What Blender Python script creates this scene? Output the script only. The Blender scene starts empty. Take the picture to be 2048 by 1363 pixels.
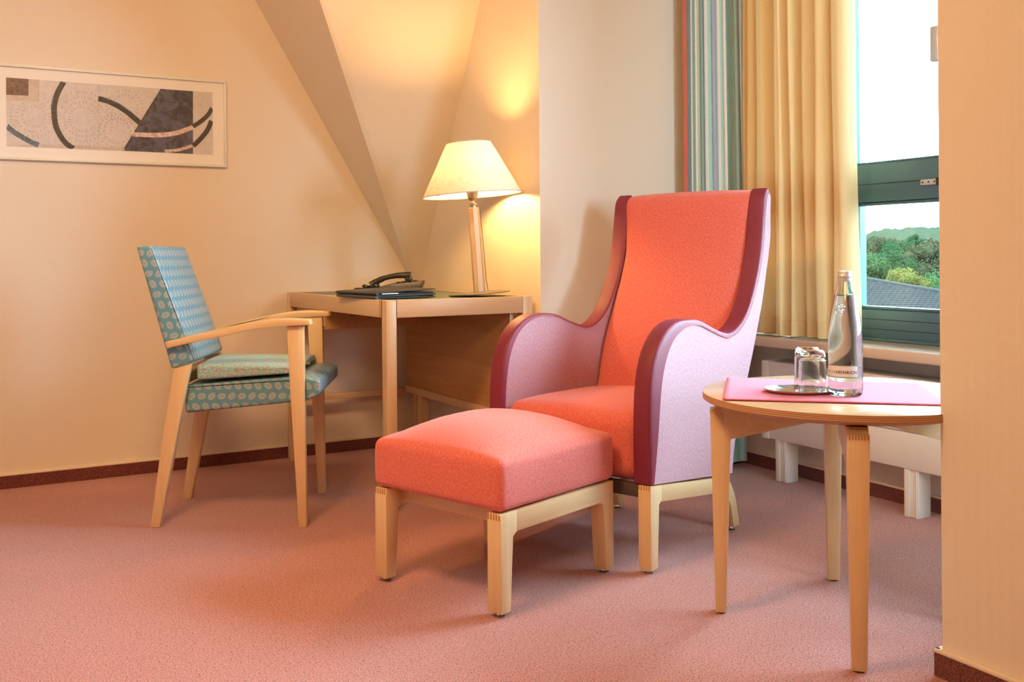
import bpy, bmesh, math, random
from mathutils import Vector, Matrix
R = math.radians
sc = bpy.context.scene
COL = sc.collection
random.seed(7)

# ------------------------------------------------------------------ camera
TH, ROLL = R(29.3), 0.0077
cam = bpy.data.cameras.new('camera'); camo = bpy.data.objects.new('camera', cam); COL.objects.link(camo)
fw = Vector((math.sin(TH), math.cos(TH), 0)); rt = Vector((math.cos(TH), -math.sin(TH), 0)); up = Vector((0, 0, 1))
r2 = rt * math.cos(ROLL) - up * math.sin(ROLL); u2 = up * math.cos(ROLL) + rt * math.sin(ROLL)
camo.matrix_world = Matrix(((r2.x, u2.x, -fw.x, 0), (r2.y, u2.y, -fw.y, 0), (r2.z, u2.z, -fw.z, 0.90), (0, 0, 0, 1)))
cam.sensor_width = 36; cam.lens = 36 * 1950 / 2048
cam.shift_y = -(681.5 - 508.6) / 2048
cam.clip_start = 0.05; cam.clip_end = 3000
sc.camera = camo
# ------------------------------------------------------------------ colour management
sc.view_settings.view_transform = 'Standard'; sc.view_settings.look = 'None'
sc.view_settings.exposure = -0.07; sc.view_settings.gamma = 1.0; sc.view_settings.use_curve_mapping = False
sc.cycles.max_bounces = 12; sc.cycles.diffuse_bounces = 6; sc.cycles.transparent_max_bounces = 16
sc.cycles.sample_clamp_indirect = 6; sc.cycles.caustics_reflective = False; sc.cycles.caustics_refractive = True
# ------------------------------------------------------------------ sky, sun, added fill light
SKY = 42.0
W = bpy.data.worlds.new('sky'); sc.world = W; W.use_nodes = True
bg = W.node_tree.nodes['Background']; bg.inputs[0].default_value = (0.56, 0.82, 1.0, 1); bg.inputs[1].default_value = SKY
sun = bpy.data.lights.new('sun', 'SUN'); sun.energy = 10.0; sun.angle = R(1.0); sun.color = (1, 0.93, 0.80)
suno = bpy.data.objects.new('sun', sun); COL.objects.link(suno)
suno.rotation_euler = Vector((0.80, 0.45, -0.55)).to_track_quat('-Z', 'Y').to_euler()
def area(name, loc, target, size, power, color, portal=False, sy=None):
    l = bpy.data.lights.new(name, 'AREA'); l.energy = power; l.color = color; l.size = size
    if sy: l.shape = 'RECTANGLE'; l.size_y = sy
    o = bpy.data.objects.new(name, l); COL.objects.link(o); o.location = loc
    o.rotation_euler = (Vector(target) - Vector(loc)).to_track_quat('-Z', 'Y').to_euler()
    if portal: l.cycles.is_portal = True
    return o
area('added_warm_fill', (0.05, 1.85, 2.42), (0.7, 3.0, 0.3), 0.55, 60, (1.0, 0.61, 0.28))  # added warm fill under the ceiling, no fixture behind it
area('added_rear_fill', (-0.6, -0.6, 2.40), (0.9, 2.2, 0.2), 0.55, 36, (1.0, 0.61, 0.28))  # second added warm fill behind the camera, no fixture either
area('bay_end_portal', (2.58, -0.79, 1.60), (2.58, 2, 1.60), 0.62, 1, (1, 1, 1), True, 1.4)  # sampling portal for the added bay end window
area('window_portal', (2.93, 1.15, 1.45), (0, 1.15, 1.45), 3.8, 1, (1, 1, 1), True, 1.8)

# ------------------------------------------------------------------ node helpers
MATS = {}
class NT:
    def __init__(s, name):
        s.m = bpy.data.materials.new(name); s.m.use_nodes = True; s.t = s.m.node_tree; s.b = s.t.nodes['Principled BSDF']
        s.out = s.t.nodes['Material Output']; MATS[name] = s.m
    def node(s, k, **kw):
        n = s.t.nodes.new(k)
        for a, v in kw.items(): setattr(n, a, v)
        return n
    def set(s, inp, v):
        if isinstance(v, bpy.types.NodeSocket): s.t.links.new(v, inp)
        elif isinstance(v, (tuple, list)):
            inp.default_value = (*v, 1) if len(v) == 3 and len(inp.default_value) == 4 else v
        else: inp.default_value = v
    def M(s, op, a, b=0.0, c=None):
        n = s.node('ShaderNodeMath', operation=op); s.set(n.inputs[0], a); s.set(n.inputs[1], b)
        if c is not None: s.set(n.inputs[2], c)
        return n.outputs[0]
    def uv(s): return s.node('ShaderNodeUVMap').outputs[0]
    def obj(s): return s.node('ShaderNodeTexCoord').outputs['Object']
    def pos(s): return s.node('ShaderNodeNewGeometry').outputs['Position']
    def sep(s, v):
        n = s.node('ShaderNodeSeparateXYZ'); s.t.links.new(v, n.inputs[0]); return n.outputs
    def comb(s, x, y, z=0.0):
        n = s.node('ShaderNodeCombineXYZ')
        for i, v in enumerate((x, y, z)): s.set(n.inputs[i], v)
        return n.outputs[0]
    def map(s, v, scale):
        n = s.node('ShaderNodeMapping'); s.t.links.new(v, n.inputs[0]); n.inputs['Scale'].default_value = scale; return n.outputs[0]
    def noise(s, v, scale, detail=2.0, rough=0.5, dist=0.0):
        n = s.node('ShaderNodeTexNoise'); s.t.links.new(v, n.inputs['Vector'])
        n.inputs['Scale'].default_value = scale; n.inputs['Detail'].default_value = detail
        n.inputs['Roughness'].default_value = rough; n.inputs['Distortion'].default_value = dist
        return n.outputs[0]
    def vor(s, v, scale, feature='F1', out=0):
        n = s.node('ShaderNodeTexVoronoi', feature=feature); s.t.links.new(v, n.inputs['Vector']); n.inputs['Scale'].default_value = scale
        return n.outputs[out]
    def ramp(s, f, stops, interp='LINEAR'):
        n = s.node('ShaderNodeValToRGB'); s.set(n.inputs[0], f); cr = n.color_ramp; cr.interpolation = interp
        while len(cr.elements) < len(stops): cr.elements.new(0.5)
        for e, (p, c) in zip(cr.elements, stops): e.position = p; e.color = (*c, 1) if len(c) == 3 else c
        return n.outputs[0]
    def mix(s, f, a, b, blend='MIX'):
        n = s.node('ShaderNodeMix', data_type='RGBA', blend_type=blend); s.set(n.inputs[0], f); s.set(n.inputs[6], a); s.set(n.inputs[7], b)
        return n.outputs[2]
    def col(s, c): s.set(s.b.inputs['Base Color'], c)
    def rough(s, r): s.set(s.b.inputs['Roughness'], r)
    def p(s, name, v): s.set(s.b.inputs[name], v)
    def bump(s, h, strength=0.3, dist=0.001):
        n = s.node('ShaderNodeBump'); s.t.links.new(h, n.inputs['Height']); n.inputs['Strength'].default_value = strength
        n.inputs['Distance'].default_value = dist; s.t.links.new(n.outputs[0], s.b.inputs['Normal'])

def plain(name, c, rough=0.5, **kw):
    t = NT(name); t.col(c); t.rough(rough)
    for k, v in kw.items(): t.p(k.replace('_', ' '), v)
    return t.m

def wallpaper():
    t = NT('wallpaper'); P = t.sep(t.pos()); u = t.M('ADD', P[0], P[1])
    tri = t.M('PINGPONG', u, 0.0125)
    ph = t.M('MULTIPLY', t.M('ADD', P[2], t.M('MULTIPLY', tri, 1.7)), 2 * math.pi / 0.0052)
    h = t.M('SINE', ph)
    n = t.noise(t.pos(), 1.6, 3)
    c = t.mix(n, (0.775, 0.690, 0.575), (0.800, 0.720, 0.610))
    c = t.mix(t.M('MULTIPLY_ADD', h, 0.035, 0.04), c, (0.62, 0.50, 0.36))
    t.col(c); t.rough(0.75); t.bump(h, 0.22, 0.0008)
wallpaper()
plain('ceiling_paint', (0.80, 0.74, 0.64), 0.8)
def carpet(name, base, dark, light, k):
    t = NT(name); p = t.pos()
    n1 = t.noise(p, 190, 2, 0.6); n2 = t.noise(p, 420, 2, 0.6); n3 = t.noise(p, 3.0, 3)
    c = t.mix(n3, base, tuple(x * 0.92 for x in base))
    c = t.mix(t.ramp(n1, [(0.53, (0, 0, 0)), (0.62, (1, 1, 1))]), c, dark)
    c = t.mix(t.M('MULTIPLY', t.ramp(n2, [(0.53, (0, 0, 0)), (0.63, (1, 1, 1))]), k), c, light)
    t.col(c); t.rough(0.95); t.p('Sheen Weight', 0.25); t.bump(t.M('ADD', n1, n2), 0.6, 0.003)
carpet('carpet', (0.460, 0.158, 0.136), (0.150, 0.038, 0.036), (0.78, 0.52, 0.47), 0.80)
carpet('skirting_carpet', (0.150, 0.026, 0.022), (0.055, 0.008, 0.010), (0.40, 0.15, 0.11), 0.6)
plain('bead', (0.82, 0.70, 0.58), 0.4)
def wood(name, axis, a=(0.800, 0.585, 0.335), b=(0.715, 0.485, 0.250), rough=0.38):
    t = NT(name); s = [34.0, 34.0, 34.0]; s[axis] = 1.6
    v = t.map(t.obj(), s); n = t.noise(v, 1.0, 4, 0.6, 0.8); f = t.noise(t.map(t.obj(), [x * 9 for x in s]), 1.0, 2)
    c = t.mix(t.ramp(n, [(0.30, (0, 0, 0)), (0.72, (1, 1, 1))]), b, a)
    c = t.mix(t.M('MULTIPLY', f, 0.22), c, (0.44, 0.24, 0.10))
    t.col(c); t.rough(rough); t.p('Coat Weight', 0.15); t.p('Coat Roughness', 0.25)
for i, ax in enumerate('xyz'):
    wood('beech_' + ax, i)
    wood('desk_wood_' + ax, i, (0.74, 0.53, 0.33), (0.64, 0.43, 0.24))
wood('panel_wood', 1, (0.60, 0.33, 0.135), (0.47, 0.235, 0.085))
wood('birch_x', 0, (0.72, 0.55, 0.35), (0.64, 0.46, 0.27), 0.22)
def plywood():
    t = NT('plywood_edge'); P = t.sep(t.obj())
    w = t.M('SINE', t.M('MULTIPLY', P[2], 2 * math.pi / 0.0042))
    t.col(t.mix(t.M('GREATER_THAN', w, 0.1), (0.34, 0.16, 0.075), (0.62, 0.36, 0.17))); t.rough(0.4)
plywood()
def fabric(name, a, b, c=None, k=2 * math.pi / 0.0036, sheen=0.3):
    t = NT(name); U = t.sep(t.uv())
    h1 = t.M('SINE', t.M('MULTIPLY', U[0], k)); h2 = t.M('SINE', t.M('MULTIPLY', U[1], k))
    h = t.M('MULTIPLY', h1, h2)
    n = t.noise(t.map(t.uv(), (120, 700, 1)), 1.0, 2); n2 = t.noise(t.map(t.uv(), (700, 120, 1)), 1.0, 2)
    f = t.M('ADD', t.M('MULTIPLY', h, 0.18), t.M('MULTIPLY', t.M('ADD', n, n2), 0.5))
    t.col(t.ramp(f, [(0.36, b), (0.52, a), (0.68, c or a)])); t.rough(0.9); t.p('Sheen Weight', sheen); t.p('Sheen Roughness', 0.4)
    t.bump(t.M('ADD', h, n), 0.35, 0.0009)
fabric('coral_fabric', (0.770, 0.160, 0.120), (0.520, 0.070, 0.058), (0.88, 0.30, 0.25))
fabric('pink_fabric', (0.570, 0.295, 0.325), (0.350, 0.150, 0.235), (0.72, 0.46, 0.44))
fabric('napkin_fabric', (0.70, 0.130, 0.235), (0.56, 0.080, 0.165), (0.78, 0.21, 0.32), 2 * math.pi / 0.0024)
def leather():
    t = NT('burgundy_leather'); n = t.vor(t.obj(), 420)
    t.col((0.205, 0.018, 0.045)); t.rough(0.52); t.p('Specular IOR Level', 0.45); t.bump(n, 0.25, 0.0006)
leather()
def leafcloth():
    t = NT('leaf_vinyl'); U = t.sep(t.uv()); cw, ch = 0.0340, 0.0345
    row = t.M('FLOOR', t.M('DIVIDE', U[1], ch)); par = t.M('FLOORED_MODULO', row, 2.0)
    x = t.M('ADD', U[0], t.M('MULTIPLY', row, 0.0138))
    lx = t.M('SUBTRACT', t.M('FLOORED_MODULO', x, cw), cw / 2); ly = t.M('SUBTRACT', t.M('FLOORED_MODULO', U[1], ch), ch / 2)
    cellx = t.M('FLOORED_MODULO', t.M('FLOOR', t.M('DIVIDE', x, cw)), 2.0)
    ang = t.M('MULTIPLY_ADD', par, 1.9, t.M('MULTIPLY_ADD', cellx, -0.45, 0.75))
    ca, sa = t.M('COSINE', ang), t.M('SINE', ang)
    p = t.M('ADD', t.M('MULTIPLY', lx, ca), t.M('MULTIPLY', ly, sa)); q = t.M('SUBTRACT', t.M('MULTIPLY', ly, ca), t.M('MULTIPLY', lx, sa))
    e = t.M('ADD', t.M('POWER', t.M('ABSOLUTE', t.M('DIVIDE', p, 0.0150)), 1.7), t.M('POWER', t.M('ABSOLUTE', t.M('DIVIDE', q, 0.0108)), 1.7))
    inside = t.M('LESS_THAN', e, 1.0)
    vein = t.M('GREATER_THAN', t.M('MINIMUM', t.M('ABSOLUTE', q), t.M('ABSOLUTE', t.M('SUBTRACT', p, t.M('MULTIPLY', q, 0.25)))), 0.0007)
    n = t.noise(t.uv(), 900, 2)
    base = t.mix(n, (0.100, 0.265, 0.360), (0.130, 0.310, 0.410))
    t.col(t.mix(t.M('MULTIPLY', t.M('MULTIPLY', inside, vein), 0.68), base, (0.45, 0.45, 0.42))); t.rough(0.36); t.p('Specular IOR Level', 0.55)
leafcloth()
def padcloth():
    t = NT('pad_quilt'); d = t.vor(t.map(t.uv(), (1, 1.5, 1)), 72, 'DISTANCE_TO_EDGE'); n = t.noise(t.uv(), 60, 2)
    line = t.M('LESS_THAN', d, 0.085)
    c = t.mix(n, (0.22, 0.52, 0.55), (0.34, 0.62, 0.63))
    t.col(t.mix(t.M('MULTIPLY', line, t.ramp(n, [(0.4, (0.4, 0.4, 0.4)), (0.6, (1, 1, 1))])), c, (0.40, 0.22, 0.20))); t.rough(0.75); t.bump(d, 0.7, 0.004)
padcloth()
def curtain_tan():
    t = NT('tan_curtain'); n = t.noise(t.map(t.uv(), (500, 120, 1)), 1.0, 2)
    t.col(t.mix(n, (0.700, 0.475, 0.215), (0.760, 0.540, 0.260))); t.rough(0.62); t.p('Sheen Weight', 0.25)
    tr = t.node('ShaderNodeBsdfTranslucent'); tr.inputs[0].default_value = (0.62, 0.46, 0.22, 1)
    mx = t.node('ShaderNodeMixShader'); mx.inputs[0].default_value = 0.06
    t.t.links.new(t.b.outputs[0], mx.inputs[1]); t.t.links.new(tr.outputs[0], mx.inputs[2]); t.t.links.new(mx.outputs[0], t.out.inputs[0])
curtain_tan()
def curtain_stripe():
    t = NT('striped_curtain'); U = t.sep(t.uv())
    j = t.M('MULTIPLY', t.M('SUBTRACT', t.noise(t.map(t.uv(), (30, 60, 1)), 1.0, 3), 0.5), 0.006)
    u = t.M('ADD', U[0], j)
    wh, te, gr, rd, nv, ol, gd, bl = (.74, .68, .60), (.30, .56, .50), (.15, .29, .24), (.55, .06, .04), (.07, .12, .16), (.42, .42, .30), (.50, .29, .06), (.30, .34, .44)
    seq = [(0, rd), (.07, nv), (.10, wh), (.115, gr), (.14, wh), (.155, ol), (.19, wh), (.205, rd), (.235, wh), (.27, gr), (.32, nv), (.335, wh), (.365, te), (.49, nv), (.50, wh), (.515, bl), (.565, wh), (.59, te), (.625, gd), (.665, nv), (.69, gr), (.71, wh), (.755, gr), (.83, wh), (.90, te), (.97, bl)]
    n = t.node('ShaderNodeValToRGB')
    def rmp(sub, lo, hi):
        f = t.M('DIVIDE', t.M('SUBTRACT', u, lo), hi - lo)
        return t.ramp(f, [((p - lo) / (hi - lo), c) for p, c in sub], 'CONSTANT')
    a, b = rmp(seq[:13], 0, 0.49), rmp(seq[13:], 0.49, 1.0)
    c = t.mix(t.M('GREATER_THAN', u, 0.49), a, b)
    st = t.noise(t.map(t.uv(), (220, 14, 1)), 1.0, 3)
    t.col(t.mix(t.M('MULTIPLY', st, 0.35), c, (0.60, 0.60, 0.52))); t.rough(0.75)
    t.t.nodes.remove(n)
curtain_stripe()
plain('piping_cloth', (0.46, 0.13, 0.14), 0.8)
plain('white_cloth', (0.80, 0.80, 0.78), 0.8)
def glass(name, c=(1, 1, 1), ior=1.45, rough=0.0):
    t = NT(name); t.col(c); t.rough(rough); t.p('Transmission Weight', 1.0); t.p('IOR', ior)
glass('clear_glass', (0.98, 1.0, 1.0)); glass('water', (0.97, 1.0, 1.0), 1.33)
def pane():
    t = NT('window_glass'); t.t.nodes.remove(t.b)
    tr = t.node('ShaderNodeBsdfTransparent'); tr.inputs[0].default_value = (0.96, 0.98, 0.97, 1)
    gl = t.node('ShaderNodeBsdfGlossy'); gl.inputs['Roughness'].default_value = 0.02
    fr = t.node('ShaderNodeFresnel'); fr.inputs[0].default_value = 1.35
    mx = t.node('ShaderNodeMixShader'); t.t.links.new(fr.outputs[0], mx.inputs[0]); t.t.links.new(tr.outputs[0], mx.inputs[1]); t.t.links.new(gl.outputs[0], mx.inputs[2])
    t.t.links.new(mx.outputs[0], t.out.inputs[0])
pane()
def picglass():
    t = NT('picture_glass'); t.t.nodes.remove(t.b)
    tr = t.node('ShaderNodeBsdfTransparent'); gl = t.node('ShaderNodeBsdfGlossy'); gl.inputs['Roughness'].default_value = 0.03
    mx = t.node('ShaderNodeMixShader'); mx.inputs[0].default_value = 0.03
    t.t.links.new(tr.outputs[0], mx.inputs[1]); t.t.links.new(gl.outputs[0], mx.inputs[2]); t.t.links.new(mx.outputs[0], t.out.inputs[0])
picglass()
plain('frame_metal', (0.090, 0.175, 0.230), 0.38, Metallic=0.35)
plain('gasket', (0.015, 0.017, 0.02), 0.6)
plain('steel', (0.72, 0.73, 0.75), 0.16, Metallic=1.0)
plain('aluminium', (0.62, 0.65, 0.68), 0.4, Metallic=0.5)
plain('brass', (0.42, 0.36, 0.26), 0.34, Metallic=0.9)
plain('lamp_base_metal', (0.34, 0.31, 0.27), 0.38, Metallic=0.8)
plain('radiator_enamel', (0.86, 0.85, 0.82), 0.35)
plain('radiator_grille', (0.42, 0.43, 0.44), 0.45)
plain('radiator_slot', (0.05, 0.05, 0.06), 0.6)
plain('sill_laminate', (0.72, 0.56, 0.42), 0.20)
plain('linoleum', (0.120, 0.165, 0.120), 0.42)
plain('black_plastic', (0.020, 0.018, 0.017), 0.28)
plain('dark_plastic', (0.045, 0.038, 0.034), 0.35)
plain('black_leather', (0.018, 0.022, 0.030), 0.38)
plain('navy_leather', (0.030, 0.055, 0.085), 0.33)
plain('dark_gap', (0.02, 0.012, 0.01), 0.8)
plain('rubber', (0.03, 0.03, 0.03), 0.6)
plain('joint_wood', (0.42, 0.20, 0.075), 0.5)
plain('brown_rail', (0.075, 0.050, 0.038), 0.5)
plain('frame_white', (0.74, 0.76, 0.70), 0.35)
plain('mat_board', (0.90, 0.88, 0.84), 0.55)
plain('label_paper', (0.78, 0.80, 0.82), 0.5)
plain('label_band', (0.30, 0.36, 0.38), 0.4)
plain('ink_dark', (0.02, 0.035, 0.06), 0.5)
plain('ink_grey', (0.36, 0.37, 0.40), 0.5)
def art(name, a, b, scale=60):
    t = NT(name); n = t.noise(t.obj(), scale, 4, 0.65, 1.5); t.col(t.mix(t.ramp(n, [(0.42, (0, 0, 0)), (0.58, (1, 1, 1))]), a, b)); t.rough(0.4)
art('art_ground', (0.70, 0.66, 0.63), (0.62, 0.60, 0.60), 25)
art('art_cream', (0.64, 0.57, 0.48), (0.55, 0.49, 0.44), 30)
art('art_brown', (0.10, 0.055, 0.045), (0.20, 0.12, 0.10), 70)
art('art_dark', (0.055, 0.050, 0.050), (0.125, 0.130, 0.180), 22)
art('art_brush', (0.045, 0.036, 0.032), (0.085, 0.070, 0.065), 50)
art('art_blue', (0.055, 0.090, 0.130), (0.13, 0.20, 0.27), 50)
art('art_pale', (0.80, 0.72, 0.68), (0.58, 0.36, 0.34), 45)
art('art_line', (0.42, 0.38, 0.36), (0.36, 0.32, 0.30), 50)
art('art_tick', (0.36, 0.28, 0.25), (0.44, 0.36, 0.33), 50)
def shade():
    t = NT('lamp_linen'); n = t.noise(t.map(t.uv(), (60, 420, 1)), 1.0, 3, 0.6)
    c = t.ramp(n, [(0.3, (0.60, 0.52, 0.42)), (0.6, (0.82, 0.76, 0.66))]); t.col(c); t.rough(0.85)
    tr = t.node('ShaderNodeBsdfTranslucent'); t.t.links.new(c, tr.inputs[0])
    mx = t.node('ShaderNodeMixShader'); mx.inputs[0].default_value = 0.055
    t.t.links.new(t.b.outputs[0], mx.inputs[1]); t.t.links.new(tr.outputs[0], mx.inputs[2]); t.t.links.new(mx.outputs[0], t.out.inputs[0])
shade()
plain('shade_binding', (0.52, 0.50, 0.46), 0.8)
t = NT('bulb_glow'); t.p('Emission Color', (1, 0.56, 0.19)); t.p('Emission Strength', 560.0); t.col((1, 0.9, 0.8))
def foliage(name, a, b):  # leaf colours lightened and greyed to carry distance haze
    t = NT(name); n = t.noise(t.pos(), 1.1, 3); oi = t.noise(t.pos(), 9.0, 1)
    t.col(t.mix(t.M('MULTIPLY_ADD', oi, 0.5, t.M('MULTIPLY', n, 0.5)), a, b)); t.rough(0.9); t.p('Specular IOR Level', 0.0)
foliage('leaves_yellow', (0.0238, 0.0281, 0.0068), (0.0561, 0.0510, 0.0145)); foliage('leaves_green', (0.0038, 0.0140, 0.0072), (0.0110, 0.0255, 0.0093))
foliage('leaves_mid', (0.0076, 0.0213, 0.0098), (0.0213, 0.0348, 0.0119)); foliage('leaves_olive', (0.0110, 0.0145, 0.0076), (0.0255, 0.0255, 0.0127))
foliage('leaves_tan', (0.0238, 0.0174, 0.0098), (0.0340, 0.0281, 0.0161))
plain('bark', (0.10, 0.075, 0.05), 0.9)
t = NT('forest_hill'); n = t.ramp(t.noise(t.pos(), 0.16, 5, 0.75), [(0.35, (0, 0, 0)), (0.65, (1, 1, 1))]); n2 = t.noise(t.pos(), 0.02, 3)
t.col(t.mix(n, t.mix(n2, (0.0080, 0.0140, 0.0080), (0.0150, 0.0190, 0.0090)), (0.0180, 0.0210, 0.0140))); t.rough(0.95); t.p('Specular IOR Level', 0.0)  # pale grey-green base colour carries the distance haze
plain('meadow', (0.012, 0.020, 0.008), 0.95, Specular_IOR_Level=0.0)
t = NT('roof_tile'); n = t.noise(t.pos(), 3.0, 3); t.col(t.mix(n, (0.0065, 0.007, 0.0072), (0.012, 0.0120, 0.0115))); t.rough(0.8); t.p('Specular IOR Level', 0.08)
plain('render_wall', (0.55, 0.52, 0.46), 0.9)

# ------------------------------------------------------------------ mesh helpers
def boxuv(me):
    if me.uv_layers: return
    uvl = me.uv_layers.new(name='UVMap')
    for p in me.polygons:
        n = p.normal; ax = max(range(3), key=lambda i: abs(n[i]))
        for li in p.loop_indices:
            c = me.vertices[me.loops[li].vertex_index].co
            uvl.data[li].uv = (c.y, c.z) if ax == 0 else ((c.x, c.z) if ax == 1 else (c.x, c.y))
def setmat(me, mat):
    for m in ([mat] if isinstance(mat, str) else mat): me.materials.append(MATS[m])
def link(name, me, parent=None):
    o = bpy.data.objects.new(name, me); COL.objects.link(o)
    if parent is not None: o.parent = parent
    return o
def from_bm(name, bm, mat, parent=None, smooth=False, uv=True):
    bmesh.ops.recalc_face_normals(bm, faces=bm.faces)
    me = bpy.data.meshes.new(name); bm.to_mesh(me); bm.free(); setmat(me, mat)
    if smooth is not False:
        for p in me.polygons: p.use_smooth = True
        if smooth is not True: me.set_sharp_from_angle(angle=R(smooth))
    if uv: boxuv(me)
    return link(name, me, parent)
def mesh(name, vs, fs, mat, parent=None, smooth=False, uvs=None, mi=None):
    me = bpy.data.meshes.new(name); me.from_pydata([tuple(v) for v in vs], [], fs); setmat(me, mat)
    if uvs:
        l = me.uv_layers.new(name='UVMap')
        for p in me.polygons:
            for li in p.loop_indices: l.data[li].uv = uvs[me.loops[li].vertex_index]
    if mi:
        for p, i in zip(me.polygons, mi): p.material_index = i
    me.validate()
    if not uvs:
        bm = bmesh.new(); bm.from_mesh(me); bmesh.ops.recalc_face_normals(bm, faces=bm.faces); bm.to_mesh(me); bm.free(); boxuv(me)
    if smooth is not False:
        for p in me.polygons: p.use_smooth = True
        if smooth is not True: me.set_sharp_from_angle(angle=R(smooth))
    return link(name, me, parent)
def hexa(name, pts, mat, parent=None, bev=0.0, seg=2):
    """8 corner points: bottom loop of 4, top loop of 4"""
    bm = bmesh.new(); v = [bm.verts.new(p) for p in pts]
    for f in ((0, 1, 2, 3), (4, 5, 6, 7), (0, 1, 5, 4), (1, 2, 6, 5), (2, 3, 7, 6), (3, 0, 4, 7)): bm.faces.new([v[i] for i in f])
    bmesh.ops.recalc_face_normals(bm, faces=bm.faces)
    if bev: bmesh.ops.bevel(bm, geom=list(bm.edges), offset=bev, segments=seg, affect='EDGES', profile=0.5)
    return from_bm(name, bm, mat, parent, 40 if bev else False)
def box(name, lo, hi, mat, parent=None, bev=0.0, seg=2):
    (a, b, c), (d, e, f) = lo, hi
    return hexa(name, [(a, b, c), (d, b, c), (d, e, c), (a, e, c), (a, b, f), (d, b, f), (d, e, f), (a, e, f)], mat, parent, bev, seg)
def prism(name, poly, y0, y1, mat, parent=None, bev=0.0, to=lambda s, y, z: (s, y, z), smooth=40):
    """polygon in (s,z) extruded in y"""
    bm = bmesh.new(); a = [bm.verts.new(to(s, y0(s) if callable(y0) else y0, z)) for s, z in poly]; b = [bm.verts.new(to(s, y1(s) if callable(y1) else y1, z)) for s, z in poly]
    n = len(poly); bm.faces.new(a); bm.faces.new(b[::-1])
    for i in range(n): bm.faces.new((a[i], b[i], b[(i + 1) % n], a[(i + 1) % n]))
    bmesh.ops.recalc_face_normals(bm, faces=bm.faces)
    if bev: bmesh.ops.bevel(bm, geom=list(bm.edges), offset=bev, segments=2, affect='EDGES', profile=0.5, clamp_overlap=True)
    return from_bm(name, bm, mat, parent, smooth)
def lathe(name, prof, mat, parent=None, seg=48, smooth=40, c=(0, 0, 0), hold=True):
    full = [prof[0]]
    for (r0, z0), (r1, z1) in zip(prof[:-1], prof[1:]):      # hold the shading normals near the ends of long straight runs
        L = math.hypot(r1 - r0, z1 - z0)
        if hold and L > 0.012 and r0 > 1e-5 and r1 > 1e-5: full += [(r0 + (r1 - r0) * k, z0 + (z1 - z0) * k) for k in (0.0010 / L, 0.0040 / L, 1 - 0.0040 / L, 1 - 0.0010 / L)]
        full.append((r1, z1))
    prof = full
    vs, fs, uvs = [], [], []; n = len(prof)
    for i in range(seg):
        a = 2 * math.pi * i / seg
        for r, z in prof: vs.append((c[0] + r * math.cos(a), c[1] + r * math.sin(a), c[2] + z))
    for i in range(seg):
        j = (i + 1) % seg
        for k in range(n - 1): fs.append((i * n + k, j * n + k, j * n + k + 1, i * n + k + 1))
    bm = bmesh.new(); V = [bm.verts.new(v) for v in vs]
    for f in fs: bm.faces.new([V[i] for i in f])
    bmesh.ops.remove_doubles(bm, verts=bm.verts, dist=1e-6)
    return from_bm(name, bm, mat, parent, smooth)
def tube(name, path, r, mat, parent=None, seg=8, closed=False):
    path = [Vector(p) for p in path]; n = len(path); vs, fs = [], []
    rr = r if isinstance(r, (list, tuple)) else [r] * n
    prev = None
    for i, p in enumerate(path):
        d = ((path[(i + 1) % n] if closed else path[min(i + 1, n - 1)]) - (path[i - 1] if (closed or i) else p)).normalized()
        a = d.cross(Vector((0, 0, 1)) if abs(d.z) < 0.95 else Vector((1, 0, 0))).normalized() if prev is None else (prev - d * prev.dot(d)).normalized()
        prev = a; b = d.cross(a)
        for k in range(seg):
            t = 2 * math.pi * k / seg; vs.append(p + (a * math.cos(t) + b * math.sin(t)) * rr[i])
    for i in range(n if closed else n - 1):
        for k in range(seg):
            i2 = (i + 1) % n; fs.append((i * seg + k, i * seg + (k + 1) % seg, i2 * seg + (k + 1) % seg, i2 * seg + k))
    if not closed: fs += [tuple(range(seg))[::-1], tuple(range((n - 1) * seg, n * seg))]
    return mesh(name, vs, fs, mat, parent, 50)
def rbox(name, half, r, mat, parent=None, center=(0, 0, 0), deform=None, nin=9):
    """rounded box with optional deform(u,v,w,p)->p, u,v,w in -1..1"""
    rim = [math.tan(R(a)) for a in (15, 30, 45)]
    ax = []
    for h in half:
        i = h - r; inner = [-i + 2 * i * k / (nin - 1) for k in range(nin)]
        ax.append([-(i + r * t) for t in rim[::-1]] + inner + [i + r * t for t in rim])
    bm = bmesh.new(); cache = {}
    def V(p):
        k = tuple(round(c, 6) for c in p)
        if k in cache: return cache[k]
        q = Vector([max(-(h - r), min(h - r, c)) for c, h in zip(p, half)]); d = Vector(p) - q
        w = q + (d.normalized() * r if d.length > 1e-9 else d)
        uvw = [w[i] / half[i] for i in range(3)]
        if deform: w = Vector(deform(*uvw, w))
        cache[k] = bm.verts.new(w + Vector(center)); return cache[k]
    for d in range(3):
        e, f = (d + 1) % 3, (d + 2) % 3
        for sgn in (-1, 1):
            top = sgn * half[d]
            for i in range(len(ax[e]) - 1):
                for j in range(len(ax[f]) - 1):
                    q = []
                    for a, b in ((i, j), (i + 1, j), (i + 1, j + 1), (i, j + 1)):
                        p = [0, 0, 0]; p[d] = top; p[e] = ax[e][a]; p[f] = ax[f][b]; q.append(V(p))
                    try: bm.faces.new(q)
                    except ValueError: pass
    return from_bm(name, bm, mat, parent, True)
def thing(name, label, cat, loc=(0, 0, 0), rz=0.0, group=None):
    o = bpy.data.objects.new(name, None); COL.objects.link(o); o.location = loc; o.rotation_euler = (0, 0, rz); o.empty_display_size = 0.1
    return tag(o, label, cat, group)
def tag(o, label, cat, group=None):
    o['label'] = label; o['category'] = cat
    if group: o['group'] = group
    return o
def struct(o, label=None):
    o['kind'] = 'structure'
    if label: o['label'] = label
    return o
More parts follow.
